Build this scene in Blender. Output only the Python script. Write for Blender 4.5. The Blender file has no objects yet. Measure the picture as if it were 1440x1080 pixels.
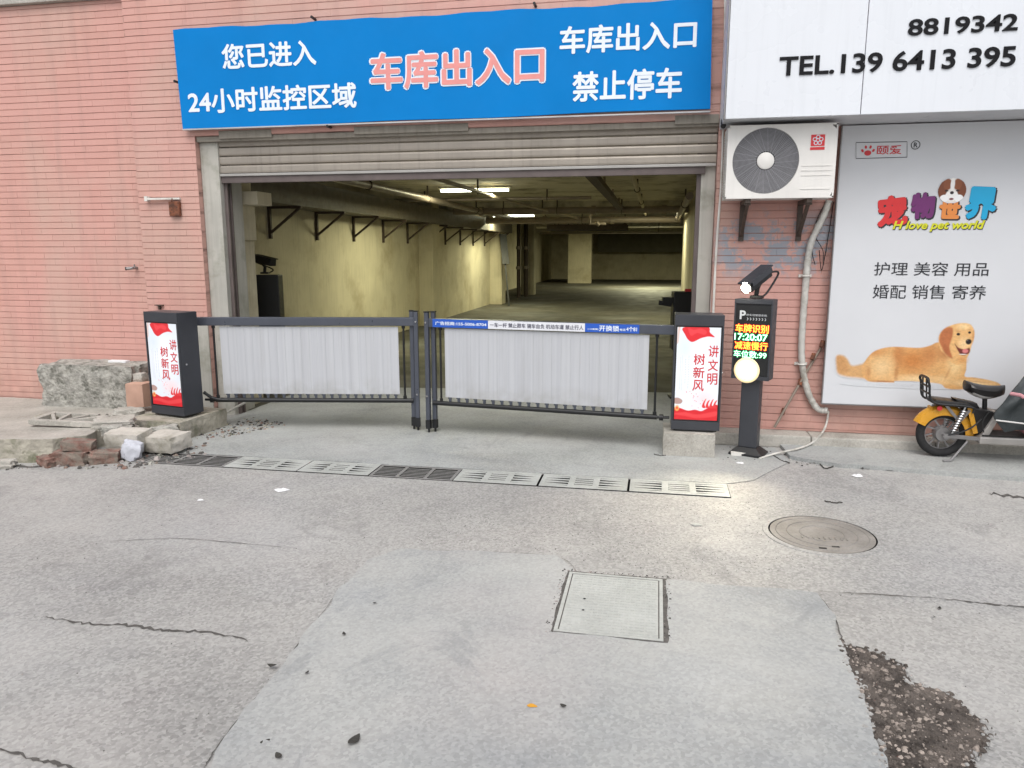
import bpy, bmesh, math, random
import numpy as np
from mathutils import Vector, Matrix, noise as mnoise
rad = math.radians
SC = bpy.context.scene
COL = SC.collection
random.seed(4)

# ------------------------------------------------------------------ camera, sky, sun, exposure
CAM_H, YAW, PITCH, FPX = 1.6, rad(11), rad(10.1), 1040.0
cam = bpy.data.objects.new('camera', bpy.data.cameras.new('camera'))
COL.objects.link(cam)
cam.location = (0, 0, CAM_H)
cam.rotation_euler = (rad(90) - PITCH, 0, YAW)
cam.data.sensor_width = 36
cam.data.lens = 36 * FPX / 1440
cam.data.clip_start = .05
cam.data.clip_end = 500
SC.camera = cam

SUN_EL, SUN_AZ = rad(58), rad(8)      # high, behind the camera, a veiled sky
w = bpy.data.worlds.new('World')
SC.world = w
w.use_nodes = True
nt = w.node_tree
bg = nt.nodes['Background']
sky = nt.nodes.new('ShaderNodeTexSky')
sky.sky_type = 'NISHITA'
sky.sun_disc = False
sky.sun_elevation = SUN_EL
sky.sun_rotation = rad(180) - SUN_AZ
sky.air_density = 1.0
sky.dust_density = 4.0
sky.ozone_density = 1.0
hs = nt.nodes.new('ShaderNodeHueSaturation')
hs.inputs['Saturation'].default_value = .32     # overcast: a nearly white sky
nt.links.new(sky.outputs[0], hs.inputs['Color'])
nt.links.new(hs.outputs[0], bg.inputs['Color'])
bg.inputs['Strength'].default_value = .13
sun = bpy.data.objects.new('sun', bpy.data.lights.new('sun', 'SUN'))
COL.objects.link(sun)
sun.data.energy = 1.0
sun.data.angle = rad(50)
sun.data.color = (1, .975, .94)
sd = Vector((math.sin(SUN_AZ) * math.cos(SUN_EL), -math.cos(SUN_AZ) * math.cos(SUN_EL), math.sin(SUN_EL)))
sun.rotation_euler = sd.to_track_quat('Z', 'Y').to_euler()
SC.view_settings.view_transform = 'Standard'
SC.view_settings.look = 'None'
SC.view_settings.gamma = 1
SC.view_settings.use_curve_mapping = False
SC.view_settings.exposure = 0.5

# ------------------------------------------------------------------ measuring helpers: a photo pixel to a place
_R = Vector((math.cos(YAW), math.sin(YAW), 0))
_F = Vector((-math.sin(YAW) * math.cos(PITCH), math.cos(YAW) * math.cos(PITCH), -math.sin(PITCH)))
_U = Vector((-math.sin(YAW) * math.sin(PITCH), math.cos(YAW) * math.sin(PITCH), math.cos(PITCH)))
def _ray(u, v): return (u - 720) / FPX * _R - (v - 540) / FPX * _U + _F
def G(u, v, z=0.):
    d = _ray(u, v); t = (z - CAM_H) / d.z
    return Vector((d.x * t, d.y * t, z))
def P(u, v, Y):
    d = _ray(u, v); t = Y / d.y
    return Vector((d.x * t, Y, CAM_H + d.z * t))

# ------------------------------------------------------------------ materials
def S(r, g, b):
    f = lambda c: (c / 255 / 12.92) if c <= 10 else ((c / 255 + .055) / 1.055) ** 2.4
    return (f(r), f(g), f(b), 1)
class NT:
    def __init__(s, name):
        s.m = bpy.data.materials.new(name); s.m.use_nodes = True
        s.t = s.m.node_tree; s.b = s.t.nodes['Principled BSDF']
        g = s.t.nodes.new('ShaderNodeNewGeometry'); s.pos = g.outputs['Position']; s.geo = g
    def n(s, kind, **kw):
        nd = s.t.nodes.new(kind)
        for k, v in kw.items(): setattr(nd, k, v)
        return nd
    def l(s, a, b): s.t.links.new(a, b)
    def val(s, sock, v):
        if isinstance(v, bpy.types.NodeSocket): s.l(v, sock)
        else: sock.default_value = v
    def vec(s, scale=(1, 1, 1), v=None, loc=(0, 0, 0)):
        m = s.n('ShaderNodeMapping'); s.l(v or s.pos, m.inputs[0])
        m.inputs['Scale'].default_value = scale; m.inputs['Location'].default_value = loc
        return m.outputs[0]
    def noise(s, scale, detail=3, v=None, rough=.55, dist=0):
        t = s.n('ShaderNodeTexNoise'); s.l(v or s.pos, t.inputs['Vector'])
        t.inputs['Scale'].default_value = scale; t.inputs['Detail'].default_value = detail
        t.inputs['Roughness'].default_value = rough; t.inputs['Distortion'].default_value = dist
        return t.outputs['Fac']
    def vor(s, scale, v=None, feature='F1', out='Distance'):
        t = s.n('ShaderNodeTexVoronoi', feature=feature); s.l(v or s.pos, t.inputs['Vector'])
        t.inputs['Scale'].default_value = scale
        return t.outputs[out]
    def ramp(s, f, a, b, va=0., vb=1.):
        r = s.n('ShaderNodeMapRange'); s.val(r.inputs[0], f)
        for i, x in ((1, a), (2, b), (3, va), (4, vb)): r.inputs[i].default_value = x
        return r.outputs[0]
    def math(s, op, a, b=0.):
        m = s.n('ShaderNodeMath', operation=op); s.val(m.inputs[0], a); s.val(m.inputs[1], b)
        return m.outputs[0]
    def mix(s, f, a, b, mode='MIX'):
        m = s.n('ShaderNodeMix', data_type='RGBA', blend_type=mode)
        s.val(m.inputs[0], f); s.val(m.inputs[6], a); s.val(m.inputs[7], b)
        return m.outputs[2]
    def sep(s):
        x = s.n('ShaderNodeSeparateXYZ'); s.l(s.pos, x.inputs[0]); return x.outputs
    def bump(s, h, strength, dist=.01):
        b = s.n('ShaderNodeBump'); b.inputs['Strength'].default_value = strength; b.inputs['Distance'].default_value = dist
        s.l(h, b.inputs['Height']); s.l(b.outputs[0], s.b.inputs['Normal'])
    def done(s, col, rough=.6, metal=0., spec=.5):
        s.val(s.b.inputs['Base Color'], col); s.val(s.b.inputs['Roughness'], rough)
        s.b.inputs['Metallic'].default_value = metal; s.b.inputs['Specular IOR Level'].default_value = spec
        return s.m
def sc(c, k): return (c[0] * k, c[1] * k, c[2] * k, 1)
def mk(name, col, rough=.6, var=.12, vs=5, bump=.15, bs=80, metal=0., spec=.5, stain=None, streak=0., emit=0., bd=.004):
    t = NT(name)
    c = t.mix(t.ramp(t.noise(vs, 4), .3, .7), sc(col, 1 - var), sc(col, 1 + var))
    if streak: c = t.mix(t.ramp(t.noise(1.0, 3, t.vec((30, 30, 1.4))), .5, .8, 0, streak), c, sc(col, .45))
    if stain:
        sc_, s_s, lo, hi = stain
        c = t.mix(t.ramp(t.noise(s_s, 5, rough=.65), lo, hi), c, sc_)
    if bump: t.bump(t.noise(bs, 3), bump, bd)
    if emit:
        t.l(c, t.b.inputs['Emission Color']); t.b.inputs['Emission Strength'].default_value = emit
    return t.done(c, t.ramp(t.noise(vs * 3, 3), .3, .7, max(rough - .08, .02), min(rough + .08, 1)), metal, spec)
def emis(name, col, e):
    t = NT(name); t.b.inputs['Emission Color'].default_value = col; t.b.inputs['Emission Strength'].default_value = e
    return t.done(col, .5)

def brick_mat():
    t = NT('painted_brick')
    oi = t.n('ShaderNodeObjectInfo')
    r = t.math('FRACT', t.math('ADD', oi.outputs['Random'], t.geo.outputs['Random Per Island']))
    a, b = S(206, 159, 147), S(196, 149, 137)
    c = t.mix(r, a, b)
    c = t.mix(t.ramp(t.noise(.9, 4), .35, .7), c, S(204, 155, 146))
    c = t.mix(t.ramp(t.noise(1.6, 3, t.vec((1, 1, .6), loc=(4, 0, 7))), .45, .7, 0, .6), c, S(194, 166, 153))          # faded patches
    c = t.mix(t.ramp(t.noise(1.0, 4, t.vec((9, 9, .8))), .5, .78, 0, .5), c, S(172, 138, 128))       # rain streaks
    c = t.mix(t.ramp(t.noise(14, 4, rough=.7), .66, .74, 0, .5), c, S(188, 160, 150))                # chipped paint
    x = t.sep()
    # scraped-off patches of old blue-grey paint right of the entrance
    m = t.math('MULTIPLY', t.ramp(x[0], .42, .55), t.ramp(x[2], 1.35, 1.5))
    m = t.math('MULTIPLY', m, t.ramp(x[2], 1.98, 1.8))
    n = t.ramp(t.noise(5.5, 5, t.vec((1, 1, 1), loc=(3.2, 0, .4)), .7), .47, .53)
    c = t.mix(t.math('MULTIPLY', t.math('MULTIPLY', m, n), .95), c, S(148, 154, 164))
    # damp and lichen near the ground
    low = t.math('MULTIPLY', t.ramp(x[2], .55, .1), t.ramp(t.noise(4, 5), .4, .65))
    c = t.mix(t.math('MULTIPLY', low, .55), c, S(150, 122, 110))
    t.bump(t.noise(90, 4), .35, .004)
    return t.done(c, t.ramp(t.noise(8), .3, .7, .45, .7))
def joint_mat():
    t = NT('dirty_joint')
    c = t.mix(t.ramp(t.noise(1.2, 5, t.vec((1, 1, 9)), .7), .5, .7), S(198, 156, 145), S(116, 90, 82))
    return t.done(c, .85)
def concrete(name, base, light, dark, speck=.4, bump=.4, big=.8, tint=.25, vs=85):
    t = NT(name)
    c = t.mix(t.ramp(t.noise(big, 6, rough=.6), .33, .68), dark, light)
    c = t.mix(.22, c, base)
    c = t.mix(t.ramp(t.noise(.55, 3, t.vec(loc=(5, 2, 0))), .5, .75, 0, tint), c, sc(S(176, 184, 196), .78))
    c = t.mix(t.ramp(t.noise(.7, 3, t.vec(loc=(-7, 12, 0))), .52, .75, 0, tint), c, sc(S(192, 180, 178), .82))
    v = t.vor(vs, out='Color')
    bw = t.n('ShaderNodeRGBToBW'); t.l(v, bw.inputs[0])
    c = t.mix(speck, c, t.mix(t.ramp(bw.outputs[0], .1, .9), sc(base, .42), sc(base, 1.6)))
    c = t.mix(t.ramp(t.noise(160, 3), .62, .75, 0, speck), c, sc(base, .35))
    c = t.mix(t.ramp(t.noise(.32, 7, t.vec((1, 2.2, 1), loc=(9, 1, 0)), .7, .6), .46, .62, 0, .3), c, sc(light, 1.12))     # dusty worn areas
    c = t.mix(t.ramp(t.noise(1.1, 8, t.vec((1.6, 1, 1), loc=(2, 8, 0)), .75, 1.2), .56, .66, 0, .38), c, sc(dark, .85))
    c = t.mix(t.ramp(t.noise(2.2, 6, rough=.72), .58, .74, 0, .35), c, sc(dark, .7))
    h = t.math('ADD', t.math('MULTIPLY', bw.outputs[0], .5), t.noise(35, 5, rough=.7))
    t.bump(h, bump, .008)
    return t.done(c, t.ramp(t.noise(3), .3, .7, .62, .85), spec=.35)
def vcol_mat(name, emit=0., rough=.35):
    t = NT(name)
    a = t.n('ShaderNodeVertexColor', layer_name='print')
    if emit:
        t.l(a.outputs[0], t.b.inputs['Emission Color']); t.b.inputs['Emission Strength'].default_value = emit
    return t.done(a.outputs[0], rough)

MT = {}
MT['brick'] = brick_mat(); MT['joint'] = joint_mat()
MT['ground'] = concrete('street_concrete', S(154, 153, 150), S(176, 174, 170), S(122, 121, 120), .38, .45, .7)
MT['drive'] = concrete('driveway_concrete', S(152, 154, 152), S(168, 170, 168), S(128, 130, 127), .25, .3, 1.3)
MT['patch'] = concrete('smooth_patch_concrete', S(155, 156, 155), S(174, 174, 170), S(128, 132, 135), .22, .25, 1.1, .4)
MT['slab'] = concrete('old_slab_concrete', S(170, 167, 160), S(186, 182, 174), S(134, 130, 120), .25, .6, 2.5, .1)
MT['cover'] = concrete('cover_concrete', S(166, 168, 164), S(176, 178, 174), S(150, 152, 148), .15, .2, 4, .1)
MT['mossy'] = mk('mossy_concrete', S(158, 153, 141), .9, .3, 7, .8, 25, stain=(S(104, 106, 84), 5, .52, .7), bd=.02)
MT['rubble'] = mk('rough_rubble', S(158, 156, 149), .92, .3, 14, 1, 22, stain=(S(104, 104, 96), 13, .5, .66), bd=.03)
MT['redbrick'] = mk('broken_red_brick', S(124, 94, 84), .9, .35, 20, .9, 50, stain=(S(128, 118, 108), 12, .42, .6), bd=.01)
MT['whitestone'] = mk('white_stone', S(186, 188, 196), .8, .15, 20, .4, 40)
MT['dirt'] = mk('bare_dirt', S(98, 90, 84), .95, .5, 18, 1, 70, stain=(S(58, 52, 48), 9, .45, .62), bd=.02)
MT['pale'] = mk('pale_paving_stone', S(186, 181, 172), .88, .14, 9, .6, 30, stain=(S(150, 146, 134), 7, .5, .7), bd=.012)
MT['pebble'] = mk('pebble_grey', S(150, 142, 138), .85, .4, 9, .3, 60)
MT['dirtstone'] = mk('pebble_brown', S(140, 130, 122), .9, .6, 30, .3, 60)
MT['crack'] = mk('crack_dirt', S(84, 81, 78), .95, .3, 30, .6, 60)
MT['leaf'] = mk('dry_dark_leaf', S(52, 50, 46), .8, .3, 30, .3, 90)
MT['plaster'] = mk('pier_plaster', S(178, 176, 168), .8, .1, 3, .35, 40, stain=(S(140, 140, 126), 3.5, .5, .72), streak=.4)
MT['lintel'] = mk('lintel_cement', S(146, 140, 130), .85, .15, 6, .4, 50, streak=.5)
MT['gwall'] = mk('garage_plaster', S(198, 190, 166), .85, .1, 1.6, .3, 30, stain=(S(162, 150, 122), 1.1, .5, .75), streak=.35)
MT['gceil'] = mk('garage_ceiling_paint', S(208, 202, 182), .85, .12, 2, .3, 30, stain=(S(120, 112, 88), 1.5, .5, .72))
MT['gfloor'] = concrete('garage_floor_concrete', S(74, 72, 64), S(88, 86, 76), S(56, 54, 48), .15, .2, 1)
MT['gdark'] = mk('far_shade_dark', S(88, 84, 70), .8, .15, 3, .2)  # dark tone standing in for shade high on the far garage wall
MT['beam'] = mk('tray_metal', S(100, 94, 84), .6, .15, 6, .2, 40, stain=(S(92, 84, 70), 5, .5, .7))
MT['angle'] = mk('bracket_iron', S(74, 62, 54), .6, .25, 15, .3)
MT['pipe'] = mk('painted_pipe', S(140, 128, 116), .45, .12, 6, .1, metal=.2)
MT['shutter'] = mk('shutter_metal', S(160, 152, 142), .42, .08, 3, .1, 50, metal=.35, streak=.35)
MT['shutterbar'] = mk('shutter_bar', S(170, 168, 164), .4, .08, 3, .1, metal=.3)
MT['shutdark'] = mk('shutter_seal', S(96, 86, 84), .6, .2)
MT['blue'] = mk('blue_banner', S(8, 122, 196), .7, .05, 2, .12, 6, bd=.02, spec=.12)
MT['ltr'] = mk('white_print', S(226, 234, 242), .5, .04, 8, 0)
MT['ltrred'] = mk('faded_red_print', S(224, 146, 142), .5, .06, 12, 0)
MT['edge'] = mk('sign_edge', S(180, 180, 182), .5, .15)
MT['whitepanel'] = mk('white_composite_panel', S(218, 222, 228), .3, .025, 1.2, .05, 3, streak=.1, bd=.01)
MT['soffit'] = mk('soffit_panel', S(196, 198, 202), .45, .1, 3)
MT['blackltr'] = mk('black_letter', (.006, .006, .008, 1), .6, .1, spec=.2)
MT['board'] = mk('billboard_vinyl', S(208, 210, 214), .38, .03, 1.5, .06, 4, bd=.01)
MT['blackprint'] = mk('black_print', S(40, 42, 48), .5, .05, 8, 0)
MT['redprint'] = mk('red_print', S(205, 50, 56), .5, .05, 8, 0)
MT['acwhite'] = mk('ac_casing', S(222, 220, 216), .4, .05, 4, .05, streak=.12)
MT['acgrill'] = mk('ac_grille', S(150, 150, 154), .5, .1)
MT['acblade'] = mk('ac_blade', S(88, 88, 92), .6, .1)
MT['acdark'] = mk('ac_recess', S(70, 70, 74), .6, .1)
MT['charcoal'] = mk('charcoal_powder_coat', S(62, 64, 70), .4, .08, 6, .08, 120, metal=.2)
MT['gate'] = mk('gate_aluminium', S(84, 88, 98), .35, .07, 6, .06, 120, metal=.4)
MT['black'] = mk('black_plastic', S(26, 27, 29), .45, .15, 8, .1)
MT['rubber'] = mk('tyre_rubber', S(34, 34, 35), .8, .2, 20, .3, 90)
MT['chrome'] = mk('bright_metal', S(190, 190, 192), .22, .08, 10, .05, metal=.9)
MT['steel'] = mk('grey_steel', S(140, 138, 138), .4, .12, 10, .1, metal=.6)
MT['rust'] = mk('rusty_iron', S(124, 76, 54), .85, .3, 25, .5, 60, stain=(S(82, 54, 42), 20, .45, .6))
MT['grateiron'] = mk('cast_iron', S(128, 127, 125), .7, .2, 25, .3, 80, metal=.15)
MT['pit'] = mk('pit_dark', S(24, 22, 21), .95, .3, 12)
MT['manhole'] = None
MT['whiteplastic'] = mk('white_plastic', S(214, 212, 206), .45, .06, 8, .05, stain=(S(176, 172, 160), 6, .55, .75))
MT['foam'] = mk('pipe_wrap', S(196, 194, 188), .7, .12, 9, .6, 45, stain=(S(150, 146, 136), 8, .5, .7), bd=.006)
MT['terracotta'] = mk('tan_cardboard', S(186, 150, 132), .8, .1, 8, .2)
MT['paper'] = mk('white_paper', S(226, 226, 228), .8, .05, 20, .2)
MT['yellow'] = mk('yellow_paint', S(208, 150, 44), .3, .06, 6, .03, 20, stain=(S(190, 140, 40), 9, .55, .75))
MT['vinylblack'] = mk('black_vinyl', S(30, 29, 30), .38, .2, 12, .15, 60)
MT['quilt'] = mk('dark_quilted_cloth', S(44, 50, 52), .6, .15, 10, .35, 16, bd=.02)
MT['pink'] = mk('pink_lining', S(196, 140, 146), .7, .1)
MT['silver'] = mk('silver_trim', S(176, 172, 168), .35, .08, 8, .05, metal=.4)
MT['seatwhite'] = mk('seat_underside', S(202, 200, 198), .5, .05)
MT['ledred'] = emis('led_red', (1, .04, .01, 1), 2.6)
MT['ledamber'] = emis('led_amber', (1, .42, .04, 1), 2.2)
MT['ledgreen'] = emis('led_green', (.05, .8, .25, 1), .9)
MT['ledpale'] = emis('led_pale', (.65, 1, .8, 1), 1.3)
MT['lampglow'] = emis('flood_lamp', (1, .93, .72, 1), 60)
MT['halodim'] = emis('lamp_halo_dim', (1, .8, .45, 1), .22)  # faint emission for the imitated halo around the flood lamp
MT['halowarm'] = emis('lamp_halo_inner', (1, .84, .5, 1), .6)  # brighter inner part of the same imitated halo
MT['tube'] = emis('fluorescent_tube', (.96, 1, .8, 1), 9)
MT['dispwhite'] = mk('panel_white', S(200, 204, 208), .4, .03, 8, 0)
MT['bannerblue'] = mk('banner_blue', S(36, 88, 186), .4, .05, 10, 0)
MT['bannerwhite'] = mk('banner_white', S(220, 222, 228), .4, .05, 10, 0)
MT['bannertext'] = mk('banner_text', S(84, 84, 100), .5, .05, 10, 0)
MT['white_seat'] = MT['seatwhite']
def fence_mat():
    t = NT('fluted_white_panel')
    c = t.mix(t.ramp(t.noise(1.0, 2, t.vec((40, 40, .2))), .35, .65), S(180, 182, 187), S(188, 190, 194))
    c = t.mix(t.ramp(t.noise(1.0, 4, t.vec((12, 12, 1.2), loc=(3, 0, 1))), .5, .8, 0, .25), c, S(150, 150, 150))
    c = t.mix(t.math('MULTIPLY', t.ramp(t.sep()[2], .5, .33), t.ramp(t.noise(9, 4), .35, .7, 0, .5)), c, S(140, 136, 128))
    return t.done(c, .4)
MT['flute'] = fence_mat()
def manhole_mat():
    t = NT('manhole_iron')
    c = t.mix(t.ramp(t.noise(6, 5), .35, .65), S(140, 136, 131), S(122, 118, 113))
    c = t.mix(t.ramp(t.vor(60), .1, .5, .25, 0), c, S(96, 90, 84))
    t.bump(t.math('ADD', t.noise(60, 3), t.vor(45)), .5, .004)
    return t.done(c, .75, .1)
MT['manhole'] = manhole_mat()
PR = vcol_mat('printed_picture'); PRL = vcol_mat('lightbox_print', .16)

# ------------------------------------------------------------------ mesh helpers
def wpos(o):
    p = Vector((0, 0, 0))
    while o: p += o.location; o = o.parent
    return p
class MB:
    def __init__(s): s.v = []; s.f = []; s.mi = []
    def add(s, vs, fs, m=0):
        k = len(s.v); s.v += [tuple(x) for x in vs]; s.f += [tuple(i + k for i in f) for f in fs]; s.mi += [m] * len(fs)
    def box(s, a, b, m=0, X=None):
        x0, y0, z0 = (min(p, q) for p, q in zip(a, b)); x1, y1, z1 = (max(p, q) for p, q in zip(a, b))
        vs = [(x0, y0, z0), (x1, y0, z0), (x1, y1, z0), (x0, y1, z0), (x0, y0, z1), (x1, y0, z1), (x1, y1, z1), (x0, y1, z1)]
        if X is not None: vs = [X @ Vector(v) for v in vs]
        s.add(vs, [(0, 3, 2, 1), (4, 5, 6, 7), (0, 1, 5, 4), (1, 2, 6, 5), (2, 3, 7, 6), (3, 0, 4, 7)], m)
    def bar(s, p, q, w_, h_, m=0, up=(0, 0, 1)):
        p, q = Vector(p), Vector(q); d = (q - p); L = d.length; d.normalize(); up = Vector(up)
        if abs(d.dot(up)) > .98: up = Vector((0, 1, 0))
        a = d.cross(up).normalized(); b = a.cross(d)
        X = Matrix(((a.x, d.x, b.x, p.x), (a.y, d.y, b.y, p.y), (a.z, d.z, b.z, p.z), (0, 0, 0, 1)))
        s.box((-w_ / 2, 0, -h_ / 2), (w_ / 2, L, h_ / 2), m, X)
    def tube(s, pts, r, n=8, m=0, cap=True):
        pts = [Vector(p) for p in pts]; rs = r if isinstance(r, (list, tuple)) else [r] * len(pts)
        k = len(s.v); prev = None
        for i, p in enumerate(pts):
            d = (pts[min(i + 1, len(pts) - 1)] - pts[max(i - 1, 0)]).normalized()
            if prev is None:
                up = Vector((0, 0, 1)) if abs(d.z) < .95 else Vector((1, 0, 0)); a = d.cross(up).normalized()
            else:
                a = (prev - d * prev.dot(d)).normalized()
            prev = a; b = a.cross(d)
            for j in range(n):
                t = 2 * math.pi * j / n; s.v.append(tuple(p + rs[i] * (math.cos(t) * a + math.sin(t) * b)))
        for i in range(len(pts) - 1):
            for j in range(n):
                j2 = (j + 1) % n
                s.f.append((k + i * n + j, k + i * n + j2, k + (i + 1) * n + j2, k + (i + 1) * n + j)); s.mi.append(m)
        if cap:
            s.f.append(tuple(k + j for j in range(n - 1, -1, -1))); s.mi.append(m)
            e = k + (len(pts) - 1) * n; s.f.append(tuple(e + j for j in range(n))); s.mi.append(m)
    def ring(s, c, R, r, n=32, k=6, axis='y', m=0):
        pts = []
        c = Vector(c)
        base = len(s.v)
        for i in range(n):
            t = 2 * math.pi * i / n
            for j in range(k):
                q = 2 * math.pi * j / k; rr = R + r * math.cos(q); h = r * math.sin(q)
                a, b = rr * math.cos(t), rr * math.sin(t)
                s.v.append(tuple(c + (Vector((a, h, b)) if axis == 'y' else Vector((a, b, h)) if axis == 'z' else Vector((h, a, b)))))
        for i in range(n):
            for j in range(k):
                i2, j2 = (i + 1) % n, (j + 1) % k
                s.f.append((base + i * k + j, base + i2 * k + j, base + i2 * k + j2, base + i * k + j2)); s.mi.append(m)
    def prism(s, poly, a, b, axis='z', m=0):
        n = len(poly)
        def mkp(p, h): return (p[0], p[1], h) if axis == 'z' else (p[0], h, p[1]) if axis == 'y' else (h, p[0], p[1])
        vs = [mkp(p, a) for p in poly] + [mkp(p, b) for p in poly]
        fs = [tuple(range(n))[::-1], tuple(range(n, 2 * n))] + [(i, (i + 1) % n, n + (i + 1) % n, n + i) for i in range(n)]
        s.add(vs, fs, m)
    def lathe(s, prof, c, n=32, axis='z', m=0):
        c = Vector(c); k = len(s.v)
        for (r, h) in prof:
            for j in range(n):
                t = 2 * math.pi * j / n; a, b = r * math.cos(t), r * math.sin(t)
                s.v.append(tuple(c + (Vector((a, b, h)) if axis == 'z' else Vector((a, h, b)))))
        for i in range(len(prof) - 1):
            for j in range(n):
                j2 = (j + 1) % n
                s.f.append((k + i * n + j, k + i * n + j2, k + (i + 1) * n + j2, k + (i + 1) * n + j)); s.mi.append(m)
        for e in (0, len(prof) - 1):
            if prof[e][0] > 1e-6: s.f.append(tuple(k + e * n + j for j in range(n))); s.mi.append(m)
    def mesh(s, name, mats, org=Vector((0, 0, 0)), smooth=False, bevel=0, fix=True):
        me = bpy.data.meshes.new(name)
        me.from_pydata([tuple(Vector(v) - org) for v in s.v], [], s.f)
        for m in (mats if isinstance(mats, (list, tuple)) else [mats]): me.materials.append(MT[m] if isinstance(m, str) else m)
        me.polygons.foreach_set('material_index', s.mi)
        bm = bmesh.new(); bm.from_mesh(me)
        if fix: bmesh.ops.recalc_face_normals(bm, faces=bm.faces)
        if bevel:
            es = [e for e in bm.edges if len(e.link_faces) == 2 and e.calc_face_angle(0) > .6]
            bmesh.ops.bevel(bm, geom=es, offset=bevel, segments=2, affect='EDGES', profile=.6, clamp_overlap=True)
        bm.to_mesh(me); bm.free()
        if smooth:
            me.polygons.foreach_set('use_smooth', [True] * len(me.polygons))
            try: me.set_sharp_from_angle(angle=rad(38))
            except Exception: pass
        return me
    def build(s, name, mats, parent=None, smooth=False, bevel=0, org=None, local=False, label=None):
        o0 = Vector(org) if org is not None else (wpos(parent) if parent and not local else Vector((0, 0, 0)))
        me = s.mesh(name, mats, o0, smooth, bevel)
        o = bpy.data.objects.new(name, me); COL.objects.link(o)
        if parent: o.parent = parent
        elif org is not None: o.location = org
        if label: o['label'] = label
        return o
def tag(o, label=None, cat=None, group=None, kind=None):
    if label: o['label'] = label
    if cat: o['category'] = cat
    if group: o['group'] = group
    if kind: o['kind'] = kind
    return o
def thing(name, loc, label, cat, group=None, rz=0):
    o = bpy.data.objects.new(name, None); COL.objects.link(o); o.location = loc; o.rotation_euler = (0, 0, rz)
    o.empty_display_size = .1
    return tag(o, label, cat, group)
def inst(name, me, parent, loc, rot=(0, 0, 0)):
    o = bpy.data.objects.new(name, me); COL.objects.link(o); o.parent = parent; o.location = loc; o.rotation_euler = rot
    return o
def copy_tree(o, parent=None):
    c = o.copy(); COL.objects.link(c); c.parent = parent
    for ch in list(o.children): copy_tree(ch, c)
    return c
def struct(o): o['kind'] = 'structure'; return o
def lump(name, c, dims, mat, parent=None, seed=0, boxy=.7, rough=.12, rz=0., tilt=(0, 0), cuts=5, smooth=True, freq=1.8):
    """an irregular solid between a box and an ellipsoid"""
    bm = bmesh.new(); bmesh.ops.create_cube(bm, size=2)
    bmesh.ops.subdivide_edges(bm, edges=bm.edges[:], cuts=cuts, use_grid_fill=True)
    X = Matrix.Rotation(rz, 3, 'Z') @ Matrix.Rotation(tilt[0], 3, 'X') @ Matrix.Rotation(tilt[1], 3, 'Y')
    for v in bm.verts:
        p = v.co.copy(); q = p.normalized() * 1.15
        p = p * boxy + q * (1 - boxy)
        k = mnoise.noise(p * freq + Vector((seed * 7.3, seed, 2))) * rough * 2 + mnoise.noise(p * freq * 3.1 + Vector((seed, 5, seed * 2))) * rough * .7
        p = p * (1 + k)
        v.co = X @ Vector((p.x * dims[0] / 2, p.y * dims[1] / 2, p.z * dims[2] / 2))
    me = bpy.data.meshes.new(name); bm.to_mesh(me); bm.free()
    me.materials.append(MT[mat])
    if smooth:
        me.polygons.foreach_set('use_smooth', [True] * len(me.polygons)); me.set_sharp_from_angle(angle=rad(32))
    o = bpy.data.objects.new(name, me); COL.objects.link(o)
    o.location = Vector(c) - (wpos(parent) if parent else Vector((0, 0, 0))); o.parent = parent
    return o
def cat_rom(pts, n=6, closed=True):
    out = []; N = len(pts)
    for i in range(N if closed else N - 1):
        g = lambda k: np.array(pts[k % N] if closed else pts[min(max(k, 0), N - 1)], float)
        p0, p1, p2, p3 = g(i - 1), g(i), g(i + 1), g(i + 2)
        for j in range(n):
            t = j / n
            out.append(.5 * ((2 * p1) + (-p0 + p2) * t + (2 * p0 - 5 * p1 + 4 * p2 - p3) * t * t + (-p0 + 3 * p1 - 3 * p2 + p3) * t ** 3))
    if not closed: out.append(np.array(pts[-1], float))
    return out
def curve_pts(pts, n=6): return [Vector(tuple(p)) for p in cat_rom([tuple(p) for p in pts], n, False)]

# text ----------------------------------------------------------------
def _raw_glyphs(s_, off, ext, shear):
    cu = bpy.data.curves.new('t', 'FONT'); cu.body = s_; cu.size = 1; cu.offset = off; cu.extrude = ext; cu.resolution_u = 4; cu.shear = shear
    o = bpy.data.objects.new('t', cu); COL.objects.link(o)
    dg = bpy.context.evaluated_depsgraph_get(); me = bpy.data.meshes.new_from_object(o.evaluated_get(dg))
    v = [tuple(x.co) for x in me.vertices]; f = [tuple(p.vertices) for p in me.polygons]
    bpy.data.objects.remove(o); bpy.data.curves.remove(cu); bpy.data.meshes.remove(me)
    return v, f
def _glyph_mesh(s_, off, ext, shear=0):
    if ext or off < .012 or all(ord(c) < 0x2e80 for c in s_): return _raw_glyphs(s_, off, ext, shear)
    # a heavier stroke: the outline laid down nine times, each a hair in front of the last
    v, f = _raw_glyphs(s_, 0, 0, shear); V, F = list(v), list(f)
    for i in range(8):
        a = i * math.pi / 4; k = len(V); V += [(x + off * math.cos(a), y + off * math.sin(a), (i + 1)) for x, y, z in v]; F += [tuple(j + k for j in q_) for q_ in f]
    return V, F
def bbox2(v):
    xs = [p[0] for p in v]; ys = [p[1] for p in v]
    return min(xs), min(ys), max(xs), max(ys)
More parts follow.
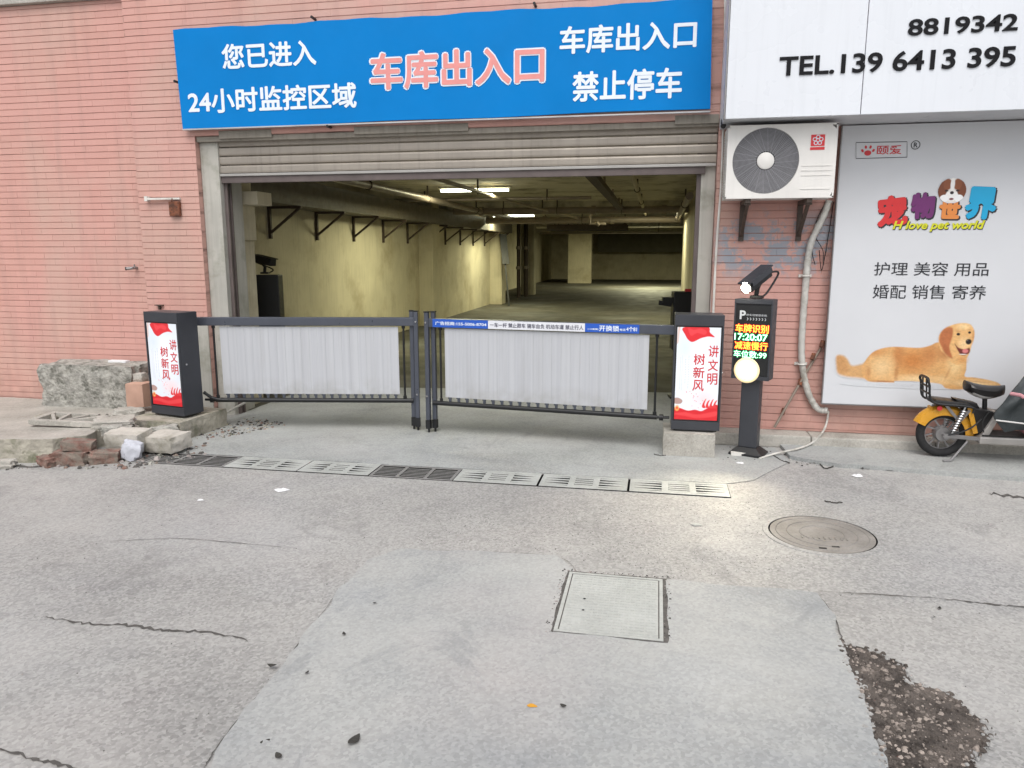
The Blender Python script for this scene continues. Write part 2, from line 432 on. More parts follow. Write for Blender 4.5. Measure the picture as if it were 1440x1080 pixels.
def put_text(name, s_, ll, ur, y, mat, parent, off=.012, ext=0., shear=0, rot=0, local=False, label=None):
    """letters lying in the X-Z plane at depth y, fitted into the rectangle ll..ur"""
    v, f = _glyph_mesh(s_, off, 0, shear); x0, y0, x1, y1 = bbox2(v)
    w_, h_ = ur[0] - ll[0], ur[1] - ll[1]
    pts = []
    for p in v:
        a = (p[0] - x0) / (x1 - x0) - .5; b = (p[1] - y0) / (y1 - y0) - .5
        X_, Z_ = a * w_, b * h_
        if rot: X_, Z_ = X_ * math.cos(rot) - Z_ * math.sin(rot), X_ * math.sin(rot) + Z_ * math.cos(rot)
        pts.append(((ll[0] + ur[0]) / 2 + X_, y - p[2] * .00009, (ll[1] + ur[1]) / 2 + Z_))
    m = MB(); m.v = pts; m.f = f; m.mi = [0] * len(f)
    o0 = Vector((0, 0, 0)) if local else wpos(parent)
    me = m.mesh(name, mat, o0, fix=False)
    o = bpy.data.objects.new(name, me); COL.objects.link(o); o.parent = parent
    if label: o['label'] = label
    return o
def put_text_px(name, s_, ll, ur, y, mat, parent, **k):
    a, b = P(*ll, y), P(*ur, y)
    return put_text(name, s_, (a.x, a.z), (b.x, b.z), y, mat, parent, **k)
def put_letters(s_, ll, ur, y, depth, mat, parent, off=.02):
    v, f = _glyph_mesh(s_, off, 0); X0, Y0, X1, Y1 = bbox2(v)
    sx, sz = (ur[0] - ll[0]) / (X1 - X0), (ur[1] - ll[1]) / (Y1 - Y0)
    pw = wpos(parent)
    for i, c in enumerate(s_):
        if c == ' ': continue
        vv, _ = _glyph_mesh(s_[:i + 1], off, 0); right = bbox2(vv)[2]
        cv, cf = _glyph_mesh(c, off, depth / 2 / sx); b = bbox2(cv); dx = right - b[2]
        m = MB(); m.v = [(ll[0] + (p[0] + dx - X0) * sx, y + p[2] * -sx, ll[1] + (p[1] - Y0) * sz) for p in cv]; m.f = cf; m.mi = [0] * len(cf)
        o = bpy.data.objects.new('letter', m.mesh('letter', mat, pw)); COL.objects.link(o); o.parent = parent

# painted pictures --------------------------------------------------------
class Paint:
    def __init__(s, w_, h_, bgc):
        s.w, s.h = w_, h_
        s.X, s.Y = np.meshgrid(np.arange(w_) + .5, np.arange(h_) + .5)
        s.c = np.ones((h_, w_, 3)) * np.array(bgc[:3])
        rs = np.random.RandomState(3); s.rs = rs
    def over(s, mask, col):
        m = np.clip(mask, 0, 1)[..., None]; s.c = s.c * (1 - m) + np.array(col[:3]) * m
    def poly(s, pts, col, soft=1.5, smooth=True, alpha=1.):
        q = np.array(cat_rom(pts, 6) if smooth else pts, float); s.over(s.pmask(q, soft) * alpha, col)
    def pmask(s, q, soft=1.5):
        X, Y = s.X, s.Y; inside = np.zeros(X.shape, bool); d2 = np.full(X.shape, 1e9)
        n = len(q)
        for i in range(n):
            (x0, y0), (x1, y1) = q[i], q[(i + 1) % n]
            c = ((y0 > Y) != (y1 > Y)) & (X < (x1 - x0) * (Y - y0) / ((y1 - y0) + 1e-9) + x0); inside ^= c
            dx, dy = x1 - x0, y1 - y0; L = dx * dx + dy * dy + 1e-9
            t = np.clip(((X - x0) * dx + (Y - y0) * dy) / L, 0, 1)
            d2 = np.minimum(d2, (X - x0 - t * dx) ** 2 + (Y - y0 - t * dy) ** 2)
        sd_ = np.sqrt(d2) * np.where(inside, 1, -1)
        return np.clip(sd_ / soft + .5, 0, 1)
    def ell(s, cx, cy, rx, ry, col, soft=.3, alpha=1., rot=0.):
        a = (s.X - cx) * math.cos(rot) + (s.Y - cy) * math.sin(rot); b = -(s.X - cx) * math.sin(rot) + (s.Y - cy) * math.cos(rot)
        d = np.sqrt((a / rx) ** 2 + (b / ry) ** 2); s.over(np.clip((1 - d) / soft + .5 * 0, 0, 1) * alpha, col)
    def build(s, name, x0, x1, z0, z1, y, mat, parent, local=False):
        h, w_ = s.h, s.w
        org = Vector((0, 0, 0)) if local else wpos(parent)
        xs = np.linspace(x0, x1, w_ + 1) - org.x; zs = np.linspace(z1, z0, h + 1) - org.z
        XX, ZZ = np.meshgrid(xs, zs); V = np.stack([XX, np.full(XX.shape, y - org.y), ZZ], -1).reshape(-1, 3)
        i = np.arange(h)[:, None] * (w_ + 1) + np.arange(w_)[None, :]
        F = np.stack([i + w_ + 1, i + w_ + 2, i + 1, i], -1).reshape(-1, 4)
        me = bpy.data.meshes.new(name)
        me.vertices.add(len(V)); me.vertices.foreach_set('co', V.ravel())
        me.loops.add(F.size); me.loops.foreach_set('vertex_index', F.ravel().astype(np.int32))
        me.polygons.add(len(F)); me.polygons.foreach_set('loop_start', np.arange(0, F.size, 4, dtype=np.int32))
        me.update(calc_edges=True)
        ca = me.color_attributes.new('print', 'FLOAT_COLOR', 'CORNER')
        cc = np.concatenate([s.c.reshape(-1, 3), np.ones((h * w_, 1))], 1)
        ca.data.foreach_set('color', np.repeat(cc, 4, 0).ravel())
        me.materials.append(mat)
        o = bpy.data.objects.new(name, me); COL.objects.link(o); o.parent = parent
        return o
def smooth_noise(h, w_, cell, seed):
    rs = np.random.RandomState(seed); ch, cw = int(h / cell[1]) + 2, int(w_ / cell[0]) + 2
    g = rs.rand(ch, cw); y = np.linspace(0, ch - 1.001, h); x = np.linspace(0, cw - 1.001, w_)
    yi, xi = y.astype(int), x.astype(int); fy, fx = (y - yi)[:, None], (x - xi)[None]
    return (g[yi][:, xi] * (1 - fy) * (1 - fx) + g[yi + 1][:, xi] * fy * (1 - fx) + g[yi][:, xi + 1] * (1 - fy) * fx + g[yi + 1][:, xi + 1] * fy * fx)

#@@STRUCTURE
# ------------------------------------------------------------------ the ground
DR = dict(y0=4.87, y1=5.16, x0=-4.12, x1=.53)        # the drain channel across the entrance
m = MB()
xs = [-60, -20, -9, DR['x0'], DR['x1'], 6, 20, 60]; ys = [-60, -15, 0, DR['y0'], DR['y1'], 6.5, 20, 60, 90]
for i in range(len(xs) - 1):
    for j in range(len(ys) - 1):
        if xs[i] == DR['x0'] and ys[j] == DR['y0']: continue
        m.add([(xs[i], ys[j], 0), (xs[i + 1], ys[j], 0), (xs[i + 1], ys[j + 1], 0), (xs[i], ys[j + 1], 0)], [(0, 1, 2, 3)])
struct(m.build('ground', 'ground'))
m = MB()
a, b, c, d = DR['x0'], DR['x1'], DR['y0'], DR['y1']
m.add([(a, c, 0), (b, c, 0), (b, d, 0), (a, d, 0), (a, c, -.22), (b, c, -.22), (b, d, -.22), (a, d, -.22)], [(0, 1, 5, 4), (1, 2, 6, 5), (2, 3, 7, 6), (3, 0, 4, 7), (4, 5, 6, 7)])
struct(m.build('drain_channel', 'pit'))

def ragged(pts, amp, step=.06, seed=1, closed=True):
    out = []; n = len(pts)
    for i in range(n):
        p, q = Vector(pts[i]).to_2d(), Vector(pts[(i + 1) % n]).to_2d(); L = (q - p).length; k = max(1, int(L / step))
        nn = Vector((-(q - p).y, (q - p).x)).normalized()
        for j in range(k):
            t = j / k; b_ = p.lerp(q, t)
            e = mnoise.noise(Vector((b_.x * 5, b_.y * 5, seed))) * amp + mnoise.noise(Vector((b_.x * 21, b_.y * 21, seed + 3))) * amp * .5
            out.append(tuple(b_ + nn * e))
    return out
def sheet(name, pts, z, mat, thick=.0, amp=.02, seed=1, step=.06):
    m = MB(); m.prism(ragged(pts, amp, step, seed), z - max(thick, .0005) if thick else z - .002, z)
    o = m.build(name, mat)
    bm = bmesh.new(); bm.from_mesh(o.data); bmesh.ops.triangulate(bm, faces=[f for f in bm.faces if len(f.verts) > 4]); bm.to_mesh(o.data); bm.free()
    return o
# smooth concrete of the entrance, from the drain to the shutter
struct(sheet('driveway', [(-3.86, DR['y1'] + .012), (DR['x1'], DR['y1'] + .012), (.72, 5.3), (1.06, 5.85), (1.0, 6.24), (.46, 6.24), (.46, 6.49), (.33, 6.6), (.33, 8.6), (-4.05, 8.2), (-4.05, 6.6), (-3.98, 5.5)], .005, 'drive', amp=.01))
# the newer smooth patch around the square cover
pp = [G(*q).to_2d() for q in [(560, 774), (660, 776), (780, 783), (812, 806), (935, 818), (1060, 830), (1150, 836), (1172, 868), (1186, 905), (1205, 965), (1225, 1020), (1243, 1085), (1260, 1180), (250, 1180), (300, 1060), (345, 1000), (392, 945), (440, 880), (486, 820), (520, 790)]]
struct(sheet('concrete_patch', [tuple(p) for p in pp], .009, 'patch', .009, amp=.03, seed=5))
# the bare dirt where the surface has broken out
dp = [G(*q).to_2d() for q in [(1183, 903), (1215, 915), (1248, 928), (1266, 930), (1272, 945), (1282, 962), (1325, 972), (1360, 998), (1386, 1022), (1390, 1052), (1372, 1078), (1380, 1120), (1262, 1120), (1243, 1078), (1226, 1020), (1206, 965)]]
dirt = sheet('dirt', [tuple(p) for p in dp], .0065, 'dirt', amp=.025, seed=9, step=.03)
tag(dirt, 'bare brown dirt where the street concrete has broken away', 'dirt', kind='stuff')
def inside(p, poly):
    c = False; n = len(poly)
    for i in range(n):
        (x0, y0), (x1, y1) = poly[i], poly[(i + 1) % n]
        if (y0 > p[1]) != (y1 > p[1]) and p[0] < (x1 - x0) * (p[1] - y0) / (y1 - y0) + x0: c = not c
    return c
def chips(name, poly, n, r0, r1, z, mat, label, cat, seed=1, flat=.5):
    rnd = random.Random(seed); m = MB(); xs = [p[0] for p in poly]; ys = [p[1] for p in poly]; k = 0; tries = 0
    while k < n and tries < n * 30:
        tries += 1
        p = (rnd.uniform(min(xs), max(xs)), rnd.uniform(min(ys), max(ys)))
        if not inside(p, poly): continue
        r = r0 + (r1 - r0) * rnd.random() ** 3; a0 = rnd.random() * 6; nn = rnd.choice((4, 5, 6)); h = r * flat * rnd.uniform(.6, 1.3)
        base = [(p[0] + r * rnd.uniform(.7, 1.2) * math.cos(a0 + i * 6.283 / nn), p[1] + r * rnd.uniform(.7, 1.2) * math.sin(a0 + i * 6.283 / nn), z - .001) for i in range(nn)]
        top = [(p[0] + (q[0] - p[0]) * .55 + rnd.uniform(-.1, .1) * r, p[1] + (q[1] - p[1]) * .55, z + h * rnd.uniform(.7, 1.2)) for q in base]
        m.add(base + top, [tuple(range(nn, 2 * nn))] + [(i, (i + 1) % nn, nn + (i + 1) % nn, nn + i) for i in range(nn)], rnd.randrange(len(mat)) if isinstance(mat, list) else 0)
        k += 1
    return tag(m.build(name, mat), label, cat, kind='stuff')
dpl = [tuple(p) for p in dp]
chips('gravel', dpl, 2200, .002, .014, .0065, ['dirtstone', 'dirt', 'dirt'], 'loose pebbles lying in the bare dirt patch', 'gravel', 3)
edge = [p for p in ragged([tuple(p) for p in dp], .02, .03, 9)]
m = MB(); rnd = random.Random(5)
for i in range(0, len(edge)):
    for k in range(3):
        p = (edge[i][0] + rnd.uniform(-.018, .018), edge[i][1] + rnd.uniform(-.018, .018)); r = rnd.uniform(.003, .016); n = 5; a0 = rnd.random() * 6
        b_ = [(p[0] + r * rnd.uniform(.6, 1.2) * math.cos(a0 + j * 6.283 / n), p[1] + r * rnd.uniform(.6, 1.2) * math.sin(a0 + j * 6.283 / n), .003) for j in range(n)]
        t_ = [(p[0] + (q_[0] - p[0]) * .6, p[1] + (q_[1] - p[1]) * .6, .007 + r * .3) for q_ in b_]
        m.add(b_ + t_, [tuple(range(n, 2 * n))] + [(j, (j + 1) % n, n + (j + 1) % n, n + j) for j in range(n)], rnd.choice((0, 0, 1)))
tag(m.build('debris', ['ground', 'dirt']), 'crumbled concrete bits along the edge of the dirt patch', 'debris', kind='stuff')
chips('gravel', [tuple(G(*q).to_2d()) for q in [(620, 720), (1060, 705), (1150, 800), (930, 812), (800, 775), (560, 765)]], 2600, .001, .004, 0, ['pebble', 'crack', 'leaf'], 'fine grit standing proud of the worn street by the drain', 'gravel', 5)

def crack(name, pts, w_, seed):
    rnd = random.Random(seed); P_ = [G(*q) for q in pts]; line = curve_pts(P_, 10); L = []; Rr = []
    for i, p in enumerate(line):
        d = (line[min(i + 1, len(line) - 1)] - line[max(i - 1, 0)]).normalized(); n = Vector((-d.y, d.x, 0))
        o_ = n * rnd.uniform(-1, 1) * w_ * .9; ww = w_ * rnd.uniform(.15, 1) * (math.sin(math.pi * min(1, (i + .4) / len(line))) ** .5 if i < len(line) - 1 else .1)
        L.append(tuple(p + o_ + n * ww + Vector((0, 0, .0042)))); Rr.append(tuple(p + o_ - n * ww + Vector((0, 0, .0042))))
    m = MB(); k = len(L); m.add(L + Rr, [(i, i + 1, k + i + 1, k + i) for i in range(k - 1)])
    struct(m.build(name, 'crack'))
crack('crack', [(60, 868), (118, 877), (175, 880), (230, 887), (290, 890), (350, 902)], .011, 1)
crack('crack', [(-20, 1050), (40, 1066), (80, 1076), (130, 1090)], .009, 2)
crack('crack', [(1320, 842), (1370, 848), (1420, 853), (1480, 856)], .008, 3)
crack('crack', [(1150, 832), (1220, 836), (1320, 842)], .004, 13)
crack('crack', [(1390, 694), (1425, 699), (1480, 708)], .035, 4)
crack('crack', [(600, 601), (700, 606), (820, 614), (925, 622)], .007, 5)
crack('crack', [(150, 762), (250, 758), (330, 764), (420, 772)], .0035, 6)
crack('crack', [(1100, 640), (1180, 655), (1280, 664), (1360, 668), (1440, 674), (1520, 678)], .02, 7)
crack('crack', [(486, 820), (440, 880), (392, 945), (345, 1000), (300, 1060), (285, 1084)], .004, 21)
crack('crack', [(1152, 838), (1172, 868), (1186, 905)], .004, 22)
crack('crack', [(560, 774), (660, 776), (780, 783), (812, 806)], .0025, 23)
crack('crack', [(935, 818), (1060, 830), (1150, 836)], .003, 24)
chips('gravel', [tuple(G(*q_).to_2d()) for q_ in [(-60, 700), (1500, 720), (1800, 1100), (-300, 1100)]], 900, .0012, .0042, .0012, ['pebble', 'crack', 'leaf'], 'specks of grit scattered thinly over the street', 'gravel', 25, .3)
crack('crack', [(0, 654), (60, 656), (110, 652)], .03, 8)

# right apron, the ledge along the shop wall
ap = [tuple(G(*q, .03).to_2d()) for q in [(1110, 641), (1180, 652), (1290, 660), (1360, 666), (1400, 668), (1445, 672)]] + [(4.5, 5.8), (4.5, 6.3), (1.05, 6.3)]
struct(sheet('pavement', ap, .03, 'drive', .03, amp=.02, seed=12))
m = MB(); x = .5
rr = random.Random(3)
while x < 4.5:
    x2 = min(4.5, x + rr.uniform(.7, 1.1)); m.box((x, 6.28 + rr.uniform(-.006, .006), 0), (x2 - .006, 6.5, .105 + rr.uniform(-.004, .004))); x = x2
struct(m.build('kerb', 'slab', bevel=.012))

# ------------------------------------------------------------------ the building
bld = thing('brick_building', (-1.8, 6.5, 0), 'pink painted brick building around the garage entrance', 'building')
YF = 6.5; YL = 6.58; ZT = 4.6
XO0, XO1 = -4.28, .455          # opening in the brick front
HEAD = 2.665
XP = -4.93                      # left corner of the projecting part
WALLS = {}
def wallbox(name, a, b, mat='joint', label=None):
    m = MB(); m.box(a, b); o = m.build(name, mat, bld)
    if label: o['label'] = label
    return o
wl = wallbox('wall', (-14, YL + .006, -.3), (XP, 6.95, 3.93)); wl['label'] = 'left stretch of pink brick wall set slightly back'
wp = wallbox('wall', (XP, YF + .006, -.3), (XO0, 6.9, ZT))
wo = wallbox('wall', (XO0, YF + .006, HEAD), (XO1, 6.9, ZT))
wr = wallbox('wall', (XO1, YF + .006, -.3), (6.5, 6.9, ZT)); wr['label'] = 'right stretch of pink brick wall behind the shop signs'
BL, BH, JH, JV = .24, .0605, .004, .0003
_bm = {}
def brick_mesh(L, H):
    k = (round(L, 3), round(H, 3))
    if k not in _bm:
        m = MB(); e = .0018; d = .012
        a, b, c = L / 2, H / 2, 0
        m.add([(-a, d, -b), (a, d, -b), (a, d, b), (-a, d, b), (-a + .0003, 0, -b + e), (a - .0003, 0, -b + e), (a - .0003, 0, b - e), (-a + .0003, 0, b - e)],
              [(4, 5, 6, 7), (0, 1, 5, 4), (1, 2, 6, 5), (2, 3, 7, 6), (3, 0, 4, 7)])
        _bm[k] = m.mesh('brick', 'brick')
    return _bm[k]
NB = [0]; rest = MB(); rest_parent = wp
def lay(x0, x1, z0, z1, y, parent, single, skip=None, zoff=0.):
    rnd = random.Random(int(x0 * 100) + 7); r0 = int(math.floor((z0 - zoff) / BH)); row = r0
    while row * BH + zoff < z1:
        za, zb = max(z0, row * BH + zoff), min(z1, (row + 1) * BH + zoff)
        if zb - za > .015:
            xx = math.floor(x0 / BL) * BL - (BL / 2 if row % 2 else 0)
            while xx < x1:
                xa, xb = max(x0, xx), min(x1, xx + BL)
                if xb - xa > .02 and not (skip and skip((xa + xb) / 2, (za + zb) / 2)):
                    L, H = xb - xa - JV, zb - za - JH; cx, cz = (xa + xb) / 2, (za + zb) / 2; dy = rnd.uniform(-.0008, .0008)
                    if NB[0] < 296 and single(cx, cz):
                        inst('brick', brick_mesh(L, H), parent, Vector((cx, y + dy, cz)) - wpos(parent), (rnd.uniform(-.012, .012), 0, 0)); NB[0] += 1
                    else:
                        t = rnd.uniform(-.014, .014)
                        me = brick_mesh(L, H)
                        rest.add([(v.co.x + cx, v.co.y + y + dy + v.co.z * t, v.co.z + cz) for v in me.vertices], [tuple(p.vertices) for p in me.polygons])
                xx += BL
        row += 1
# behind the boards nothing shows; bricks stop there
lay(XO1, 4.3, .1, ZT, YF, wr, lambda x, z: (x < 1.55 and z < 2.66) or z < .36, skip=lambda x, z: x > 1.62 and .55 < z < 4.3)
lay(XP, XO0, .0, ZT, YF, wp, lambda x, z: .2 < z < 1.6)
lay(XO0, XO1, HEAD + .002, ZT, YF, wo, lambda x, z: False, skip=lambda x, z: 2.82 < z < 3.5 and x > -4.3)
lay(-9.5, XP - .002, 0, 3.925, YL, wl, lambda x, z: False, zoff=.02)
ro = rest.build('brick', 'brick', bld); ro['kind'] = 'stuff'
# coping over the left wall, lintel, piers
m = MB(); m.box((-14, YL - .05, 3.931), (XP - .003, 6.95, 3.985)); m.build('coping', 'slab', bld, bevel=.006)
m = MB(); m.box((-14, YL - .02, 3.986), (XP - .003, 6.95, 4.5)); m.build('coping', 'charcoal', bld)
m = MB(); m.box((XO0 + .002, YF + .02, HEAD - .05), (XO1 - .002, 6.9, HEAD - .003))
m.box((XO0 + .25, YF - .004, HEAD - .03), (-3.5, YF + .019, HEAD + .04)); m.box((-2.7, YF - .004, HEAD - .028), (-1.65, YF + .019, HEAD + .036)); m.box((.1, YF - .004, HEAD - .03), (XO1 - .004, YF + .019, HEAD + .04))
m.build('lintel', 'lintel', bld, bevel=.004)
XI0, XI1 = -4.09, .335
m = MB(); m.box((XO0 + .003, 6.56, -.05), (XI0, 6.94, HEAD - .05)); m.build('pier', 'plaster', bld, bevel=.008)
m = MB(); m.box((XO0 - .17, YF - .014, -.05), (XO0 + .002, YF - .001, .93)); m.build('cement_render', 'plaster', bld)
m = MB(); m.box((XI1, 6.615, -.05), (XO1 - .003, 6.94, HEAD - .05)); m.build('pier', 'plaster', bld, bevel=.006)
m = MB()   # stepped return inside the left pier
XA, XB, XC = P(318, 400, 6.96).x, P(344, 400, 6.96).x, P(362, 275, 6.97).x
m.box((-4.6, 6.96, -.02), (XB - .06, 7.3, 2.68)); m.box((XB - .0595, 6.965, 2.07), (XC, 7.25, 2.2)); m.box((XB - .0595, 6.97, 1.72), (XB, 7.25, 2.0695)); m.box((XB - .0595, 6.975, -.02), (XB - .03, 7.25, 1.7195))
m.build('pier', 'gwall', bld, bevel=.006)

# ------------------------------------------------------------------ the garage behind
ZC = 2.72
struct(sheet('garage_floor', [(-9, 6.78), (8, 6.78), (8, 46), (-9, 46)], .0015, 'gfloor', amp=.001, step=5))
m = MB(); m.box((-9, 6.91, ZC), (8, 46, ZC + .2)); struct(m.build('garage_ceiling', 'gceil'))
m = MB(); m.box((-5.4, 6.95, 0), (-5.1, 24, ZC)); m.box((-6.6, 24, 0), (-6.3, 46, ZC)); m.box((-6.3, 24, 0), (-5.1, 24.15, ZC))
struct(m.build('garage_wall', 'gwall'))
m = MB(); m.box((.62, 6.95, 0), (.85, 20, ZC)); m.box((.85, 19.8, 0), (6.3, 20, ZC)); m.box((6.1, 20, 0), (6.3, 46, ZC)); struct(m.build('garage_wall', 'gwall'))
m = MB(); m.box((-8, 45, 0), (8, 45.3, ZC)); struct(m.build('garage_wall', 'gwall'))
m = MB(); m.box((-5.1, 15.6, 0), (-4.78, 16.15, ZC)); m.box((-5.1, 22.6, 0), (-4.72, 23.2, ZC)); m.box((-5.1, 28, 0), (-4.6, 28.5, ZC)); m.box((-4.6, 39, 0), (-3.4, 39.6, ZC)); struct(m.build('garage_pillar', 'gwall', bevel=.01))
m = MB(); m.box((-5.1, 17.0, ZC - .22), (.62, 17.35, ZC)); m.box((-5.1, 30.0, ZC - .12), (6, 30.4, ZC)); struct(m.build('garage_beam', 'gceil', bevel=.01))

# garage services -----------------------------------------------------------
tray = thing('cable_tray', (-4.85, 8, 2.2), 'long grey metal tray on triangular brackets along the garage left wall', 'cable tray')
m = MB(); m.box((-5.08, 7.5, 2.2), (-4.62, 23.8, 2.24)); m.box((-4.64, 7.5, 2.24), (-4.62, 23.8, 2.5)); m.box((-5.08, 7.5, 2.5), (-4.62, 23.8, 2.52)); m.build('tray', 'beam', tray)
m = MB(); m.box((0, 0, -.42), (.04, .04, 0)); m.bar((.03, .02, -.34), (.46, .02, -.02), .03, .03); m.box((0, 0, -.03), (.48, .04, 0))
bme = m.mesh('bracket', 'angle')
for i in range(11): inst('bracket', bme, tray, Vector((-5.1, 9.24 + 1.4 * i, 2.198)) - tray.location)
def pipe(label, pts, r, mat='pipe', hangers=(), name='ceiling_pipe', flanges=()):
    t = thing(name, pts[0], label, 'pipe', 'pipes under the garage ceiling')
    m = MB(); m.tube(pts, r, 12); m.build('pipe_run', mat, t, smooth=True)
    for h in hangers:
        m = MB(); m.tube([h, (h[0], h[1], ZC)], .016, 6); m.ring(h, r + .006, .008, 16, 4, 'y' if abs(pts[0][0] - pts[-1][0]) < .5 else 'x'); m.build('hanger', 'angle', t)
    for f in flanges:
        d = (Vector(pts[-1]) - Vector(pts[0])).normalized() * .05
        m = MB(); m.tube([Vector(f) - d, Vector(f) + d], r * 1.35, 12); m.build('flange', mat, t, smooth=True)
    return t
pipe('brown pipe running into the garage from the shutter, left of the lamps', [(-3.9, 8.0, 2.5), (-3.9, 22, 2.5)], .055, hangers=[(-3.9, 9.8, 2.5), (-3.9, 12.5, 2.5), (-3.9, 16, 2.5)])
pipe('thicker pipe crossing the garage under the nearest beam', [(-4.55, 16.5, 2.5), (.6, 16.5, 2.5)], .075, hangers=[(-3.4, 16.5, 2.5), (-2.2, 16.5, 2.5), (-.8, 16.5, 2.5)], flanges=[(-3.9, 16.5, 2.5), (-1.4, 16.5, 2.5), (.1, 16.5, 2.5)])
pipe('thin pipe crossing the garage further back', [(-4.6, 22.8, 2.52), (3, 22.8, 2.52)], .07, hangers=[(-3.4, 22.8, 2.52), (-1, 22.8, 2.52)], flanges=[(-2.6, 22.8, 2.52)])
pipe('pale pipe in the middle distance crossing below the ceiling', [(-4.6, 28.5, 2.42), (4, 28.5, 2.42)], .07, 'gwall', hangers=[(-3, 28.5, 2.42), (0, 28.5, 2.42)], flanges=[(-1.6, 28.5, 2.42)])
pipe('slim pipe bending along the garage ceiling towards the far lamps', [(-2.9, 9, 2.55), (-2.7, 14, 2.52), (-2.2, 18, 2.48), (-1.9, 24, 2.48)], .03, hangers=[(-2.8, 11.6, 2.53), (-2.45, 16, 2.5)])
for i, (x, y) in enumerate([(-4.85, 26.2), (-4.7, 26.9), (-4.85, 27.6)]):
    t = thing('vertical_pipe', (x, y, 0), ['dark vertical pipe nearest the leaning board in the garage', 'middle one of three dark vertical pipes in the garage', 'farthest of three dark vertical pipes in the garage'][i], 'pipe', 'vertical pipes on the garage left side')
    m = MB(); m.tube([(x, y, 0), (x, y, 2.7)], .07, 10); m.build('pipe_run', 'angle', t, smooth=True)
    for zz in (1.0, 1.7): m = MB(); m.tube([(x, y, zz), (x, y, zz + .11)], .1, 10); m.build('flange', 'pipe', t, smooth=True)
t = thing('steel_channel', (-.83, 9.5, 2.5), 'steel channel hanging on rods under the garage ceiling right of centre', 'channel')
m = MB(); m.box((-.9, 9.3, 2.5), (-.77, 17, 2.52)); m.box((-.9, 9.3, 2.52), (-.885, 17, 2.58)); m.box((-.785, 9.3, 2.52), (-.77, 17, 2.58)); m.build('channel_rail', 'angle', t)
for y in (9.6, 11.6, 13.8, 16): m = MB(); m.tube([(-.835, y, 2.52), (-.835, y, ZC)], .022, 6); m.build('hanger', 'pipe', t)
for i, y in enumerate((24.5, 25.4)):
    m = MB(); m.box((-3.6, y, 2.3), (-1.0, y + .25, 2.33)); m.box((-3.6, y, 2.33), (-1.0, y + .02, 2.5))
    for k in range(6): m.bar((-3.4 + k * .45, y + .1, 2.3), (-3.3 + k * .45, y + .1, ZC), .03, .03)
    tag(m.build('cable_ladder', 'angle', org=(-2.3, y, 2.3)), ['nearer dark cable ladder hung under the far garage ceiling', 'farther dark cable ladder hung under the far garage ceiling'][i], 'cable tray', 'cable ladders far in the garage')
m = MB(); m.box((-3.4, 43.6, 1.62), (6.1, 44.9, ZC - .01)); tag(m.build('far_shade_box', 'gdark', org=(1, 44, 1.62)), 'wide dark box added for the shade on the upper far end wall of the garage', 'shade box')  # added box, its dark colour stands in for shade on the wall
m = MB(); m.bar((-4.35, 21.9, .01), (-4.66, 22.5, 2.1), .05, .02); m.bar((-4.5, 22.2, 1.25), (-4.66, 22.5, 2.15), .22, .025)
tag(m.build('leaning_board', 'black', org=(-4.35, 21.9, 0)), 'dark narrow board leaning on the second garage pillar', 'board')
pipe('sprinkler branch pipe crossing the ceiling left of the first lamp', [(-4.9, 13.6, 2.56), (-1.2, 13.6, 2.56)], .03, hangers=[(-4.3, 13.6, 2.56), (-2, 13.6, 2.56)])
pipe('pair pipe running back under the ceiling right of centre', [(-.35, 9, 2.56), (-.35, 29, 2.56)], .035, 'gwall', hangers=[(-.35, 12, 2.56), (-.35, 15, 2.56), (-.35, 20, 2.56)])
pipe('low thick pipe close to the right garage wall', [(.45, 12, 2.45), (.45, 19.6, 2.45)], .06, hangers=[(.45, 14, 2.45), (.45, 18, 2.45)])
pipe('wide pipe crossing just behind the second lamp', [(-4.6, 20.0, 2.44), (.55, 20.0, 2.44)], .085, flanges=[(-3.0, 20, 2.44), (-1.2, 20, 2.44)], hangers=[(-2, 20, 2.44)])
pipe('small valve pipe dropping from the ceiling in the middle', [(-1.7, 19, 2.7), (-1.7, 19, 2.3), (-1.3, 19, 2.3)], .035, flanges=[(-1.5, 19, 2.3)])
pipe('far pipe crossing before the back wall lamp', [(-5, 32, 2.45), (5.5, 32, 2.45)], .08, hangers=[(-2, 32, 2.45), (1, 32, 2.45)])
LAMPS = [(-3.05, 12.4, 2.62, 80, 'bright tube lamp nearest the shutter on the garage ceiling'), (-.3, 18.5, 2.6, 60, 'tube lamp under the garage ceiling right of centre, in full view'),
         (-4.0, 20.8, 2.6, 90, 'tube lamp close to the left garage wall above the leaning board'), (-.2, 34.5, 2.6, 330, 'farthest tube lamp over the back wall of the garage')]
for x, y, z, e, lb in LAMPS:
    t = thing('tube_lamp', (x, y, z), lb, 'lamp', 'tube lamps in the garage')
    m = MB(); m.box((x - .62, y - .04, z + .03), (x + .62, y + .04, z + .07)); m.box((x - .01, y - .01, z + .07), (x + .01, y + .01, ZC)); m.build('housing', 'gceil', t)
    m = MB(); m.tube([(x - .58, y, z), (x + .58, y, z)], .022, 10); m.build('tube', 'tube', t, smooth=True)
    L = bpy.data.objects.new('lamp_light', bpy.data.lights.new('lamp_light', 'AREA')); COL.objects.link(L)
    L.data.shape = 'RECTANGLE'; L.data.size = 1.2; L.data.size_y = .1; L.data.energy = e; L.data.color = (1, .97, .62); L.location = (x, y, z - .05)

